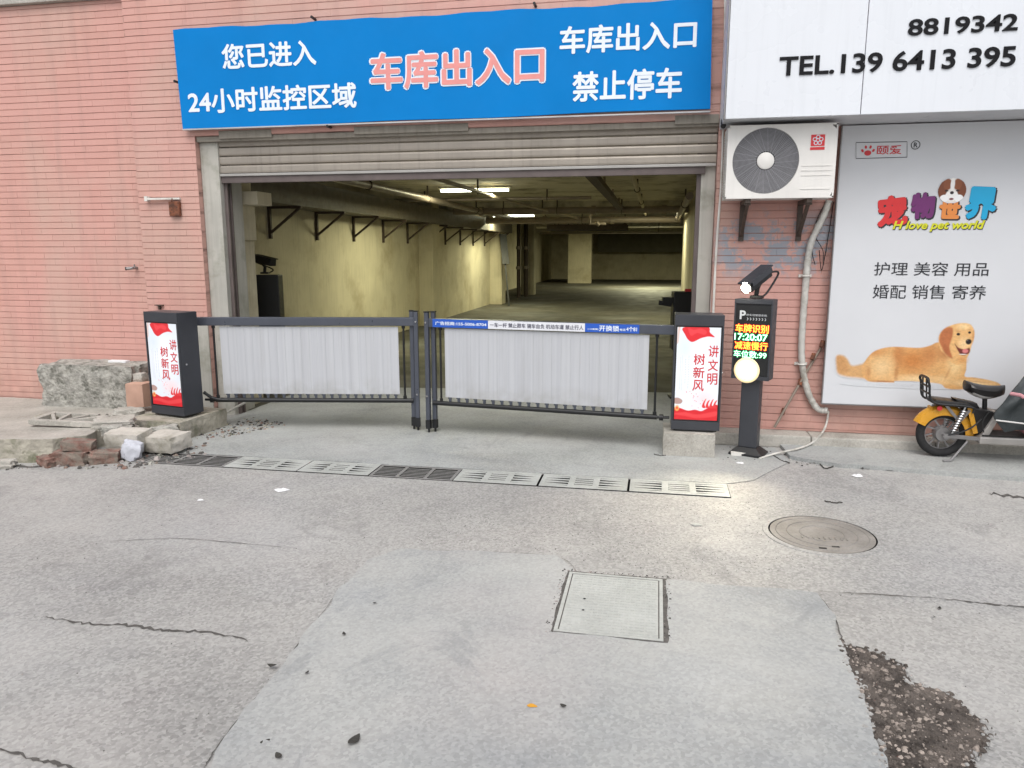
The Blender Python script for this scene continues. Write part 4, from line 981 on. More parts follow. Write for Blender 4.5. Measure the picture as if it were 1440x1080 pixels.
# ------------------------------------------------------------------ gates
def gate(A, B, label, banner):
    A, B = Vector(A), Vector(B); d = (B - A); L = d.length; rz = math.atan2(d.y, d.x)
    if banner: A_, B_ = B, A
    t = thing('barrier_gate', (A.x, A.y, 0), label, 'gate', 'folding panel gates across the entrance', rz)
    # local x from the left end (0) to the right end (L); the free end carries twin posts
    free = 0 if banner else L; s_ = 1 if banner else -1      # s_: towards the cabinet
    zt = 1.03
    m = MB(); m.box((.03 if banner else -.02, -.03, zt - .075), (L + .02 if banner else L - .03, .03, zt)); m.build('top_beam', 'gate', t, bevel=.006, local=True)
    xa = free + s_ * .06; xb = (L - .12) if banner else .12
    m = MB(); m.tube([(xa, 0, .275), (xb, 0, .275)], .021, 12); m.build('bottom_rail', 'black', t, smooth=True, local=True)
    for dx in (.018, .062):
        x = free + s_ * dx
        m = MB(); m.box((x - .019, -.06 + dx, .12), (x + .019, -.02 + dx, zt + .05)); p_ = m.build('post', 'gate', t, bevel=.006, local=True)
        m = MB(); m.box((x - .021, -.062 + dx, .04), (x + .021, -.018 + dx, .119)); m.tube([(x, -.04 + dx, .039), (x, -.04 + dx, .005)], .010, 8); m.build('rubber_foot', 'black', p_, local=True)
        m = MB(); m.box((x - .021, -.062 + dx, zt + .0505), (x + .021, -.018 + dx, zt + .062)); m.build('cap', 'black', p_, local=True)
    m = MB()
    for zz in (zt - .035, .34): m.tube([(free + s_ * .018, -.046, zz), (free + s_ * .018, -.052, zz)], .008, 8)
    m.build('bolt', 'chrome', t, local=True)
    pw0 = free + s_ * .18; nsl = 22; pw1 = (L - .2) if banner else .2
    x0, x1 = min(pw0, pw1), max(pw0, pw1)
    for x in (free + s_ * .135, (L - .14) if banner else .14):
        m = MB(); m.tube([(x, 0, .29), (x, 0, zt - .076)], .0095, 8); m.tube([(x, 0, .297), (x, 0, .32)], .016, 8); m.tube([(x, 0, zt - .10), (x, 0, zt - .078)], .016, 8); m.build('rod', 'black', t, smooth=True, local=True)
    sw = (x1 - x0) / nsl
    m = MB()   # one upright slat: a shallow pleat
    pr = [(-sw / 2 + .0003, .0008), (-sw * .46, 0), (-sw * .1, .0001), (sw * .1, -.0001), (sw * .46, 0), (sw / 2 - .0003, .0008)]
    m.prism(pr + [(x, y + .004) for x, y in reversed(pr)], .335, zt - .083)
    me = m.mesh('slat', 'flute')
    for i in range(nsl): inst('slat', me, t, (x0 + (i + .5) * sw, -.012 + random.uniform(-.0002, .0002), 0), (0, 0, random.uniform(-.002, .002)))
    m = MB(); m.box((-.011, -.008, .297), (.011, .008, .334)); m.box((-.018, -.011, .322), (.018, -.0081, .3335)); me = m.mesh('slat_pin', 'gate')
    for i in range(nsl): inst('slat_pin', me, t, (x0 + (i + .5) * sw, 0, 0))
    m = MB(); m.tube([(xb, 0, .275), (xb + s_ * .1, 0, .278)], .012, 8); m.tube([(xb + s_ * .02, 0, .275), (xb + s_ * .05, 0, .276)], .026, 10); m.build('hinge', 'black', t, smooth=True, local=True)
    if banner:
        F = lambda u: (P(u, 460, 6.1).x - A.x) / (B.x - A.x) * L
        for nm, mt, u0, u1 in (('sticker', 'bannerblue', 604, 685), ('sticker', 'bannerwhite', 685.3, 824), ('sticker', 'bannerblue', 824.3, 900)):
            m = MB(); m.box((F(u0), -.0322, zt - .073), (F(u1), -.0306, zt - .003)); st = m.build(nm, mt, t, local=True)
        for s2, u0, u1, mt, za, zb in (('广告招商:155-5006-8704', 608, 683, 'ltr', .054, .022), ('一车一杆 禁止跟车 骑车自负 机动车道 禁止行人', 688, 822, 'bannertext', .058, .020), ('(110备案)', 828, 843, 'ltr', .056, .040), ('开换锁', 844, 872, 'ltr', .062, .014), ('电话', 873, 881, 'ltr', .056, .036), ('4个81', 882, 897, 'ltr', .058, .018)):
            put_text('lettering', s2, (F(u0), zt - za), (F(u1), zt - zb), -.033, mt, t, off=.02, local=True)
    return t
gate((-4.03, 5.96, 0), (-2.075, 6.30, 0), 'grey gate with white upright slats joined to the left cabinet', False)
gate((-1.985, 6.24, 0), (.155, 6.0, 0), 'grey gate with white slats carrying blue and white stickers on its beam', True)
tubing('arm_cable', [(-3.98, 5.9, .36), (-3.93, 5.93, .31), (-3.87, 5.96, .285), (-3.8, 5.99, .28)], .014, 'black', 'black ribbed cable from the left cabinet to the gate rail', 'cable')
tubing('timber_stick', [tuple(G(313, 583, .1)), tuple(G(345, 566, .16))], .012, 'foam', 'short pale stick propped under the left gate rail', 'stick')

# ------------------------------------------------------------------ parking kiosks
def camera_head(t, c, lens, tilt, mt='black', dirz=0.):
    """a housing with sun hood on a bracket, seen as part of the kiosk"""
    X = Matrix.Translation(c) @ Matrix.Rotation(dirz, 4, 'Z') @ Matrix.Rotation(tilt, 4, 'X')
    m = MB(); m.box((-.045, -.14, -.04), (.045, .12, .035), 0, X); b = m.build('camera_body', mt, t, bevel=.008, local=True)
    m = MB(); m.box((-.056, -.155, .036), (.056, .14, .046), 0, X); m.box((-.056, -.12, .0), (-.05, .12, .0355), 0, X); m.box((.05, -.12, .0), (.056, .12, .0355), 0, X); m.build('camera_hood', 'charcoal' if lens else mt, t, local=True)
    m = MB(); m.tube([X @ Vector((0, .02, -.041)), Vector((c[0], c[1] + .02, c[2] - .07)), Vector((c[0] - .01, c[1] + .03, c[2] - .13))], .018, 8); m.box((c[0] - .045, c[1] - .02, c[2] - .15), (c[0] + .04, c[1] + .07, c[2] - .13)); m.build('camera_bracket', mt, t, local=True)
    if lens:
        m = MB(); m.tube([X @ Vector((0, -.1405, -.003)), X @ Vector((0, -.156, -.003))], .034, 20); m.build('camera_light', 'lampglow', t, local=True)
    m = MB(); m.tube(curve_pts([X @ Vector((.03, .12, -.01)), X @ Vector((.05, .18, -.05)), Vector((c[0] + .06, c[1] + .1, c[2] - .1)), Vector((c[0] + .03, c[1] + .06, c[2] - .14))], 5), .008, 6); m.build('cable', mt, t, smooth=True, local=True)
KR = rad(-22)
kx, ky = .765, 6.02
ki = thing('parking_kiosk', (kx, ky, 0), 'dark parking kiosk with red and green display, flood lamp and camera', 'kiosk', rz=KR)
m = MB(); m.box((-.13, -.10, 0), (.13, .11, .022)); m.build('base_plate', 'black', ki, bevel=.004, local=True)
m = MB(); m.add([(-.125, -.095, .022), (.125, -.095, .022), (.125, .1, .022), (-.125, .1, .022), (-.075, -.05, .065), (.075, -.05, .065), (.075, .06, .065), (-.075, .06, .065)], [(0, 1, 5, 4), (1, 2, 6, 5), (2, 3, 7, 6), (3, 0, 4, 7), (4, 5, 6, 7)]); m.build('base_cover', 'black', ki, local=True)
m = MB(); m.box((-.072, -.045, .065), (.072, .055, .62)); m.build('column', 'charcoal', ki, bevel=.008, local=True)
hx, hy0, hy1, hz0, hz1 = .145, -.085, .075, .62, 1.245
m = MB(); m.prism([(-hx, hy0 + .012), (hx, hy0 + .012), (hx, hy1 - .02), (hx - .03, hy1), (-hx + .03, hy1), (-hx, hy1 - .02)], hz0, hz1); m.build('head_box', 'charcoal', ki, bevel=.005, local=True)
m = MB(); m.box((-hx, hy0 - .004, hz1 - .035), (hx, hy0 + .011, hz1)); m.box((-hx, hy0, hz0), (hx, hy0 + .011, hz0 + .03)); m.box((-hx, hy0, hz0 + .031), (-hx + .012, hy0 + .011, hz1 - .036)); m.box((hx - .012, hy0, hz0 + .031), (hx, hy0 + .011, hz1 - .036)); m.build('bezel', 'charcoal', ki, bevel=.002, local=True)
m = MB(); m.box((-hx + .014, hy0 + .004, hz0 + .032), (hx - .014, hy0 + .0115, hz1 - .038)); m.build('display_glass', 'black', ki, local=True)
KZ = lambda y: 1.245 - (y - 85) / 460 * .625
KX = lambda x: (x - 247) / 110 * .145
yk = hy0 + .002
def kt(s_, x0, y1, x1, y0, mt, off=.02, dz=0): return put_text('display_lettering', s_, (KX(x0), KZ(y1)), (KX(x1), KZ(y0)), yk - dz, mt, ki, off=off, local=True)
kt('P', 170, 200, 205, 150, 'dispwhite', .03); kt('停车场管理系统', 208, 180, 326, 168, 'dispwhite', .0)
for i in range(7):
    x = KX(214 + i * 17); z = KZ(197); m = MB(); m.bar((x, yk, z + .010), (x + .008, yk, z), .0015, .004); m.bar((x + .008, yk, z), (x, yk, z - .010), .0015, .004); m.build('arrow', 'dispwhite', ki, local=True)
kt('车牌识别', 148, 276, 342, 226, 'ledred', .045); kt('车牌识别', 150, 274, 340, 228, 'ledamber', .0, .0012)
kt('17:20:07', 143, 321, 338, 279, 'ledgreen', .045); kt('17:20:07', 145, 319, 336, 281, 'ledpale', .005, .0012)
kt('减速慢行', 148, 373, 342, 325, 'ledred', .045); kt('减速慢行', 150, 371, 340, 327, 'ledamber', .0, .0012)
kt('车位数:99', 145, 421, 338, 377, 'ledgreen', .04); kt('车位数:99', 147, 419, 336, 379, 'ledpale', .0, .0012)
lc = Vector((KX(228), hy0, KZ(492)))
m = MB(); m.lathe([(.100, .0), (.096, -.006), (.086, -.009)], lc, 40, 'y'); m.build('lamp_halo_outer', 'halodim', ki, smooth=True, local=True)  # added glowing rings imitate the bloom around the flood lamp
m = MB(); m.lathe([(.0855, -.0095), (.058, -.0135)], lc, 40, 'y'); m.build('lamp_halo_inner', 'halowarm', ki, smooth=True, local=True)  # inner halo ring, glows to soften the lamp's edge
m = MB(); m.lathe([(.0001, -.022), (.035, -.019), (.0575, -.014)], lc, 32, 'y'); m.build('flood_lamp', 'lampglow', ki, smooth=True, local=True)
camera_head(ki, Vector((.0, -.02, 1.40)), True, rad(28), dirz=rad(-24))
def spot(loc, target, e, ang, r, col=(1, .9, .68)):
    L = bpy.data.objects.new('lamp_light', bpy.data.lights.new('lamp_light', 'SPOT')); COL.objects.link(L)
    L.data.energy = e; L.data.spot_size = rad(ang); L.data.spot_blend = 1; L.data.shadow_soft_size = r; L.data.color = col
    L.location = loc; L.rotation_euler = (Vector(loc) - Vector(target)).to_track_quat('Z', 'Y').to_euler()
kl = Matrix.Rotation(KR, 3, 'Z') @ Vector((lc.x, lc.y - .03, lc.z)) + Vector((kx, ky, 0))
spot(kl, (.15, 4.0, 0), 80, 80, .04)
spot(kl + Vector((-.05, -.02, .68)), (.1, 3.8, .0), 42, 60, .03)
# two more inside the entrance, seen as dark silhouettes
for (x, y, zt, lb, rz) in ((P(377, 420, 7.75).x, 7.75, 1.35, 'black unlit kiosk with camera inside the entrance, left', rad(12)), (P(965, 430, 8.3).x, 8.3, 1.18, 'black cabinet just inside the entrance, right', rad(8))):
    t = thing('access_cabinet', (x, y, 0), lb, 'kiosk', rz=rz)
    m = MB(); m.box((-.15, -.08, 0), (.15, .1, .03)); m.build('base_plate', 'black', t, local=True)
    m = MB(); m.box((-.08, -.05, .03), (.08, .05, .55)); m.build('column', 'black', t, local=True)
    m = MB(); m.box((-.15, -.08, .55), (.15, .1, zt)); m.build('head_box', 'black', t, bevel=.008, local=True)
    if x < -1: camera_head(t, Vector((-.02, 0, zt + .16)), False, rad(10), dirz=rad(62))
    else:
        m = MB(); m.box((-.26, -.05, zt - .12), (-.155, .05, zt - .06)); m.bar((-.3, 0, zt - .12), (-.16, 0, zt - .14), .05, .05); m.build('side_arm', 'black', t, local=True)
        m = MB(); m.box((-.02, -.04, zt + .001), (.04, .02, zt + .03)); m.build('beacon', 'redprint', t, local=True)
p = G(1040, 640, .0); m = MB(); m.box((p.x - .07, p.y - .04, .0), (p.x + .06, p.y + .0, .03)); tag(m.build('tile_offcut', 'whiteplastic', org=p), 'white strip of tile lying against the kiosk foot', 'tile')

# ------------------------------------------------------------------ drain covers
us = [200, 318, 424, 526, 645, 763, 886, 1019]
YD0, YD1 = DR['y0'] + .004, DR['y1'] - .004
def iron_cover(x0, x1, label, y0=YD0, y1=YD1, group='iron drain covers'):
    t = thing('iron_drain_cover', ((x0 + x1) / 2, (y0 + y1) / 2, 0), label, 'drain cover', group)
    m = MB(); zt, zb = .006, .002; e = .022
    m.box((x0, y0, zb), (x1, y0 + e, zt)); m.box((x0, y1 - e, zb), (x1, y1, zt)); gx = [x0, x0 + (x1 - x0) / 3, x0 + 2 * (x1 - x0) / 3, x1]
    for i, g in enumerate(gx): m.box((g - (0 if i == 0 else e * .6 if i < 3 else e), y0 + e, zb), (g + (e if i == 0 else e * .6 if i < 3 else 0), y1 - e, zt))
    m.build('cover_frame', 'grateiron', t, bevel=.002)
    w_ = (x1 - x0) / 3 - e * 1.6; nb = 7; p_ = (y1 - y0 - 2 * e) / nb
    m = MB(); m.box((-w_ / 2, -.0055, .0015), (w_ / 2, .0055, .004)); me = m.mesh('bar', 'grateiron')
    for i in range(3):
        for j in range(nb - 1): inst('bar', me, t, Vector(((gx[i] + gx[i + 1]) / 2, y0 + e + (j + 1) * p_, 0)) - t.location)
def conc_cover(x0, x1, label, y0=YD0, y1=YD1):
    t = thing('concrete_drain_cover', ((x0 + x1) / 2, (y0 + y1) / 2, 0), label, 'drain cover', 'concrete drain covers')
    zt, zb = .008, .0045; e = .034; W = x1 - x0; gx = [x0 + e * .9, x0 + W * .36, x0 + W * .64, x1 - e * .9]
    m = MB(); m.box((x0, y0, zb), (x1, y0 + e, zt)); m.box((x0, y1 - e, zb), (x1, y1, zt)); m.box((x0, y0 + e, zb), (gx[0], y1 - e, zt)); m.box((gx[3], y0 + e, zb), (x1, y1 - e, zt))
    for g in gx[1:3]: m.box((g - .022, y0 + e, zb), (g + .022, y1 - e, zt))
    H = y1 - y0 - 2 * e
    for gi in range(3):
        a, b = gx[gi] + (.022 if gi else 0), gx[gi + 1] - (.022 if gi < 2 else 0)
        nbar = 4 if gi != 1 else 5; pitch = H / nbar
        for j in range(nbar):
            # bars between slots: straight in the middle, wedge slots at the ends
            yc = y0 + e + (j + .5) * pitch; hw = pitch * .5
            s0, s1 = (.32, .32) if gi == 1 else ((.08, .62) if gi == 0 else (.62, .08))
            k0, k1 = (hw * (1 - s0), hw * (1 - s1))
            
            m.prism([(a, yc - k0), (b, yc - k1), (b, yc + k1), (a, yc + k0)], zb, zt - .001)
        m.box((a, y0 + e, zb), (b, y0 + e + .004, zt - .001)); m.box((a, y1 - e - .004, zb), (b, y1 - e, zt - .001))
    m.build('cover_slab', 'cover', t, bevel=.0015)
lbs = ['iron drain cover at the rubble end of the channel', 'concrete drain cover just right of the leftmost iron one', 'concrete drain cover left of the middle iron one', 'iron drain cover in the middle, before the gate posts', 'concrete drain cover just right of the middle iron one', 'concrete drain cover second from the right end', 'concrete drain cover at the right end, nearest the kiosk']
for i in range(7):
    x0, x1 = G(us[i], 651 + i * 4).x + .004, G(us[i + 1], 651 + (i + 1) * 4).x - (.004 if i < 4 else .012)
    if i == 6: x1 = DR['x1'] - .005
    (iron_cover if i in (0, 3) else conc_cover)(x0, x1, lbs[i])
xl = G(us[0], 651).x
iron_cover(DR['x0'] + .005, xl - .006, 'short end piece of iron drain cover half under the rubble')

# manhole and square cover
c = (G(1079, 751) + G(1232, 752)) / 2; c.z = 0; c.y = 4.31
t = thing('manhole_cover', c, 'round worn manhole cover in the street on the right', 'manhole cover')
m = MB(); m.lathe([(.325, 0), (.322, .004), (.292, .0055), (.292, -.01)], c, 64); m.build('rim', 'ground', t, smooth=True)
m = MB(); m.lathe([(.0001, .004), (.283, .004), (.284, -.01)], c, 64); m.build('lid', 'manhole', t)
m = MB()
for r in (.25, .19, .12): m.ring(c + Vector((0, 0, .0035)), r, .004, 64, 4, 'z')
for i in range(9): m.bar(c + Vector((-.12 + i * .03, -.09, .0055)), c + Vector((-.12 + i * .03, -.06, .0055)), .008, .006)
m.build('raised_pattern', 'manhole', t)
m = MB(); m.lathe([(.2845, .002), (.2915, .002)], c, 64); m.build('seam', 'pit', t)
for i, (u, v) in enumerate([(1157, 772), (1175, 770)]): p = G(u, v); m = MB(); m.box((p.x - .02, p.y - .008, .0051), (p.x + .02, p.y + .008, .0065)); m.build('lifting_slot', 'pit', t)
p0, p1, p2, p3 = G(787, 893), G(930, 899), G(927, 818), G(799, 809)
c = (p0 + p1 + p2 + p3) / 4
t = thing('square_cover', c, 'square concrete inspection cover set in the smooth patch', 'inspection cover')
ax0, ax1, ay0, ay1 = (p0.x + p3.x) / 2, (p1.x + p2.x) / 2, (p0.y + p1.y) / 2, (p2.y + p3.y) / 2
zt = .012
m = MB(); m.prism(ragged([(ax0 - .024, ay0 - .018), (ax1 + .03, ay0 - .018), (ax1 + .034, ay1 + .03), (ax0 - .026, ay1 + .03)], .011, .02, 4), .0, .0098); m.build('dirt_joint', 'crack', t)
m = MB()
for a, b in (((ax0 - .012, ay0 - .012), (ax1 + .012, ay0 + .004)), ((ax0 - .012, ay1 - .004), (ax1 + .012, ay1 + .012)), ((ax0 - .012, ay0 + .0045), (ax0 + .004, ay1 - .0045)), ((ax1 - .004, ay0 + .0045), (ax1 + .012, ay1 - .0045))): m.box((a[0], a[1], 0), (b[0], b[1], .0125))
m.build('rim', 'cover', t)
m = MB(); m.box((ax0 + .009, ay0 + .009, 0), (ax1 - .009, ay1 - .009, .0115)); m.build('lid', 'cover', t, bevel=.002)
m = MB(); nx, ny = 17, 21
for i in range(nx):
    for j in range(ny):
        x = ax0 + .03 + (ax1 - ax0 - .06) * i / (nx - 1); y = ay0 + .03 + (ay1 - ay0 - .06) * j / (ny - 1)
        m.box((x - .0095, y - .004, .0114), (x + .0095, y + .004, .0128))
o = m.build('raised_studs', 'cover', t); o['kind'] = 'stuff'
m = MB()
for u, v in [(822, 842), (820, 858)]: p = G(u, v, .012); m.lathe([(.0001, .0132), (.0062, .0132)], (p.x, p.y, 0), 16)
m.build('lifting_hole', 'pit', t)
chips('debris', ragged([(ax0 - .05, ay0 - .03), (ax0 - .01, ay0 - .03), (ax0 - .01, ay1), (ax1 + .01, ay1 + .0), (ax1 + .01, ay0), (ax1 + .05, ay0), (ax1 + .05, ay1 + .05), (ax0 - .05, ay1 + .05)], .01), 260, .002, .007, .0095, ['crack', 'leaf', 'pebble'], 'crumbled dirt around the rim of the square cover', 'debris', 8)

# ------------------------------------------------------------------ the broken platform and rubble on the left
sp = [(-9, 4.62), (-5.6, 4.64), (-4.95, 4.66), (-4.55, 4.78), (-4.42, 4.98), (-4.52, 5.2), (-4.28, 5.42), (-4.46, 5.55), (-4.42, 6.56), (-9, 6.56)]
rp = ragged(sp, .02, .07, 3)
m = MB(); n = len(rp); zt = lambda y: .185 - (y - 4.66) * .055
sub = [(x * 1, y, zt(y) + .004 * mnoise.noise(Vector((x * 4, y * 4, 0)))) for x, y in rp]
low = [(x, y - (.03 if y < 4.9 else 0), -.01) for x, y in rp]
m.add(sub + low, [tuple(range(n))] + [(i, (i + 1) % n, n + (i + 1) % n, n + i) for i in range(n)])
o = m.build('slab', 'slab', bevel=.006); bm = bmesh.new(); bm.from_mesh(o.data); bmesh.ops.triangulate(bm, faces=[f for f in bm.faces if len(f.verts) > 4]); bm.to_mesh(o.data); bm.free(); struct(o)
o.data.materials.append(MT['mossy'])
for p in o.data.polygons:
    if abs(p.normal.z) < .6: p.material_index = 1
o = lump('concrete_block', (-5.45, 6.36, .30), (1.05, .38, .44), 'rubble', seed=11, boxy=.93, rough=.045, cuts=12, freq=2.6); tag(o, 'big rough concrete block standing against the left brick wall', 'concrete block')
m = MB(); p = P(155, 500, 6.4); m.box((p.x, 6.36, .525), (p.x + .2, 6.42, .545)); tag(m.build('white_strip', 'paper', org=p), 'thin white strip lying on top of the rough block', 'strip')
p = G(189, 572, .16); o = lump('cardboard_tub', (p.x + .02, p.y + .08, .27), (.19, .19, .23), 'terracotta', seed=2, boxy=.8, rough=.02, cuts=6); tag(o, 'tan pinkish block beside the left cabinet', 'block')
o = lump('small_stone', (p.x - .0, p.y + .12, .42), (.10, .1, .09), 'slab', seed=21, boxy=.6, rough=.1); tag(o, 'small pale stone resting on the tan block', 'stone')
# broken radial grating
gc = Vector((-4.86, 5.36, .165)); t = thing('broken_grating', gc, 'broken concrete grating with fan-shaped slots lying on the platform', 'grating')
Xg = Matrix.Translation(gc) @ Matrix.Rotation(rad(8), 4, 'Z') @ Matrix.Rotation(rad(2), 4, 'Y')
m = MB(); m.box((-.30, -.16, .0), (.30, -.11, .045), 0, Xg); m.box((-.31, -.109, 0), (-.26, .17, .045), 0, Xg); m.box((-.259, .13, 0), (.12, .17, .045), 0, Xg)
for a_ in (-.22, -.1, .03, .16): m.bar(Xg @ Vector((a_ * .25 - .05, -.11, .022)), Xg @ Vector((a_ * 1.3, .13, .022)), .028, .04)
m.bar(Xg @ Vector((.29, -.12, .022)), Xg @ Vector((.18, .07, .03)), .05, .045)
m.build('grating_slab', 'slab', t, bevel=.005)
RUB = [('paving_stone', (-4.12, 5.07, .125), (.29, .21, .14), 'pale', .86, .05, .1, (.06, .03), 'left one of the two pale paving stones fallen by the platform', 'paving stone'),
       ('paving_stone', (-3.86, 5.18, .09), (.31, .24, .13), 'pale', .86, .05, -.15, (.05, -.03), 'right one of the two pale paving stones, below the cabinet', 'paving stone'),
       ('white_rock', (-3.98, 4.93, .075), (.14, .12, .14), 'whitestone', .55, .12, .4, (0, .2), 'small whitish rock between the two paving stones', 'rock'),
       ('broken_brick', (-4.14, 4.82, .045), (.2, .11, .1), 'redbrick', .85, .1, .5, (.1, .1), 'pinkish broken brick at the foot of the white rock', 'brick'),
       ('broken_brick', (-4.33, 4.79, .14), (.22, .12, .07), 'redbrick', .9, .05, .35, (.05, .1), 'red brick wedged at the edge of the platform', 'brick'),
       ('broken_brick', (-4.36, 4.74, .05), (.26, .14, .1), 'redbrick', .85, .09, .2, (0, 0), 'darker red brick low in the rubble under the platform edge', 'brick'),
       ('broken_brick', (-4.5, 4.66, .04), (.14, .1, .07), 'redbrick', .7, .12, -.3, (0, .1), 'small brick lump at the left end of the rubble', 'brick'),
       ('rubble_chunk', (-4.45, 5.33, .19), (.30, .18, .07), 'slab', .8, .1, .4, (.1, 0), 'flat concrete chunk between the grating and the cabinet', 'concrete chunk'),
       ('rubble_chunk', (-4.32, 5.14, .17), (.16, .1, .08), 'rubble', .6, .12, .1, (0, 0), 'rough small chunk behind the left paving stone', 'concrete chunk'),
       ('rubble_chunk', (-4.66, 5.78, .17), (.24, .14, .08), 'slab', .6, .12, .3, (0, 0), 'pale lump in front of the rough concrete block', 'concrete chunk'),
       ('rubble_chunk', (-5.2, 5.42, .17), (.16, .12, .06), 'mossy', .6, .12, .3, (0, 0), 'mossy lump left of the broken grating', 'concrete chunk'),
       ('rubble_chunk', (-4.8, 4.55, .03), (.18, .1, .06), 'slab', .6, .12, .3, (0, 0), 'crumbled pale lump at the foot of the platform', 'concrete chunk'),
       ('rubble_chunk', (-4.02, 5.38, .12), (.2, .12, .09), 'rubble', .6, .12, .7, (0, 0), 'rough chunk at the plinth corner under the left cabinet', 'concrete chunk')]
for i, (nm, c, d, mt, bx_, rg, rz, tl, lb, ct) in enumerate(RUB): tag(lump(nm, c, d, mt, seed=30 + i, boxy=bx_, rough=rg, rz=rz, tilt=tl, cuts=6), lb, ct)
chips('debris', [(-4.75, 4.5), (-3.75, 4.72), (-3.5, 5.15), (-3.7, 5.5), (-4.35, 5.3), (-4.6, 4.66)], 420, .004, .03, .002, ['rubble', 'redbrick', 'crack', 'pebble'], 'crumbs of brick and mortar around the fallen stones', 'debris', 4, .6)
chips('debris', [(-5.05, 5.2), (-4.35, 5.2), (-4.35, 5.75), (-5.0, 5.8)], 160, .005, .028, .14, ['rubble', 'crack', 'slab'], 'crumbs scattered on the platform round the grating', 'debris', 14, .6)
chips('debris', [(-3.95, 5.6), (-3.72, 5.6), (-3.35, 6.25), (-3.85, 6.5), (-3.95, 6.2)], 420, .003, .02, .005, ['crack', 'redbrick', 'leaf', 'mossy'], 'dirt and leaf scraps piled behind the left plinth', 'debris', 5, .6)
chips('debris', [(-7, 4.5), (-4.7, 4.45), (-4.6, 4.66), (-7, 4.66)], 300, .003, .018, .0, ['crack', 'slab', 'leaf'], 'dirt along the foot of the platform', 'debris', 6, .6)
chips('debris', [(.5, 5.7), (1.5, 5.75), (1.3, 6.26), (.55, 6.26)], 160, .002, .012, .004, ['crack', 'leaf', 'pebble', 'slab'], 'grit around the kiosk foot', 'debris', 7, .4)
chips('debris', [(1.0, 5.75), (4, 5.7), (4, 5.85), (1.2, 5.9)], 260, .002, .013, .01, ['crack', 'leaf', 'pebble', 'crack'], 'dirt along the broken edge of the pavement', 'debris', 17, .4)

# litter
def leaf(p, s_, rz, lb, mat='leaf', nm='dead_leaf'):
    m = MB(); k = 7; L = []; Rr = []
    for i in range(k):
        t = i / (k - 1); ww = s_ * .32 * math.sin(math.pi * (t * .9 + .05)); L.append((s_ * (t - .5), ww, .004 + .35 * s_ * abs(t - .5) ** 1.5)); Rr.append((s_ * (t - .5), -ww, .006 + .25 * s_ * abs(t - .5)))
    X = Matrix.Rotation(rz, 3, 'Z'); m.add([tuple(X @ Vector(v)) for v in L + Rr], [(i, i + 1, k + i + 1, k + i) for i in range(k - 1)])
    o = m.build(nm, mat, local=True); o.location = p; tag(o, lb, 'litter' if mat != 'leaf' else 'leaf')
for i, (u, v, s_, lb) in enumerate([(383, 941, .05, 'dark leaf at the left edge of the smooth patch'), (498, 1047, .07, 'large dark leaf near the bottom of the picture'), (392, 1069, .04, 'dark leaf lowest at the left patch edge'), (373, 1046, .04, 'dark leaf just above the lowest one'), (484, 896, .03, 'small leaf left of the square cover, lower'), (527, 852, .028, 'small leaf near the top left of the patch'), (432, 951, .025, 'tiny leaf right of the patch edge leaf'), (792, 998, .03, 'leaf scrap right of the orange spot'), (1321, 857, .03, 'dark leaf on the street right of the patch'), (1314, 869, .022, 'smaller leaf beside the one on the right street')]):
    g = G(u, v); leaf((g.x, g.y, .011 if 380 < u < 1000 else .002), s_ * .8, i * 1.3, lb)
def scrap(u, v, r, seed, lb, mt='paper', ct='litter', z=.003, fl=.25):
    g = G(u, v); rnd = random.Random(seed); n = 11; ps = [(r * rnd.uniform(.55, 1.15) * math.cos(i * 6.283 / n), r * .6 * rnd.uniform(.5, 1.2) * math.sin(i * 6.283 / n)) for i in range(n)]
    m = MB(); m.add([(x, y, .001) for x, y in ps] + [(x * .6, y * .6, r * fl * rnd.uniform(.4, 1.2)) for x, y in ps], [tuple(range(n, 2 * n))] + [(i, (i + 1) % n, n + (i + 1) % n, n + i) for i in range(n)])
    o = m.build(mt if mt not in ('paper', 'yellow') else 'paper_scrap' if mt == 'paper' else 'orange_peel', mt, local=True); o.location = (g.x, g.y, z); tag(o, lb, ct)
scrap(397, 690, .06, 1, 'crumpled white tissue on the street left of centre'); scrap(282, 704, .025, 2, 'thin white scrap left of the tissue'); scrap(1206, 670, .05, 4, 'flattened pinkish paper before the pavement edge'); scrap(1041, 652, .03, 5, 'small white scrap below the kiosk', z=.004)
scrap(748, 996, .02, 6, 'small orange scrap on the smooth patch', 'yellow', z=.010, fl=.1); scrap(978, 738, .045, 7, 'pale flake left of the manhole cover', 'cover', 'flake', fl=.08)
for i, (pts, lb) in enumerate([([(1160, 706), (1172, 708), (1184, 708)], 'short dark twig behind the manhole cover'), ([(1140, 644), (1152, 652), (1160, 660), (1172, 657)], 'bent dark twig between kiosk and pavement'), ([(1085, 640), (1098, 648), (1110, 652)], 'thin twig right of the kiosk foot'), ([(920, 640), (930, 642), (942, 640)], 'twig in front of the right plinth'), ([(985, 606), (1000, 612), (1014, 609), (1030, 613)], 'dry twig behind the right plinth')]):
    g = [tuple(G(u, v) + Vector((0, 0, .008))) for u, v in pts]; tubing('twig', g, .004, 'leaf', lb, 'twig', n=5, wob=.003)

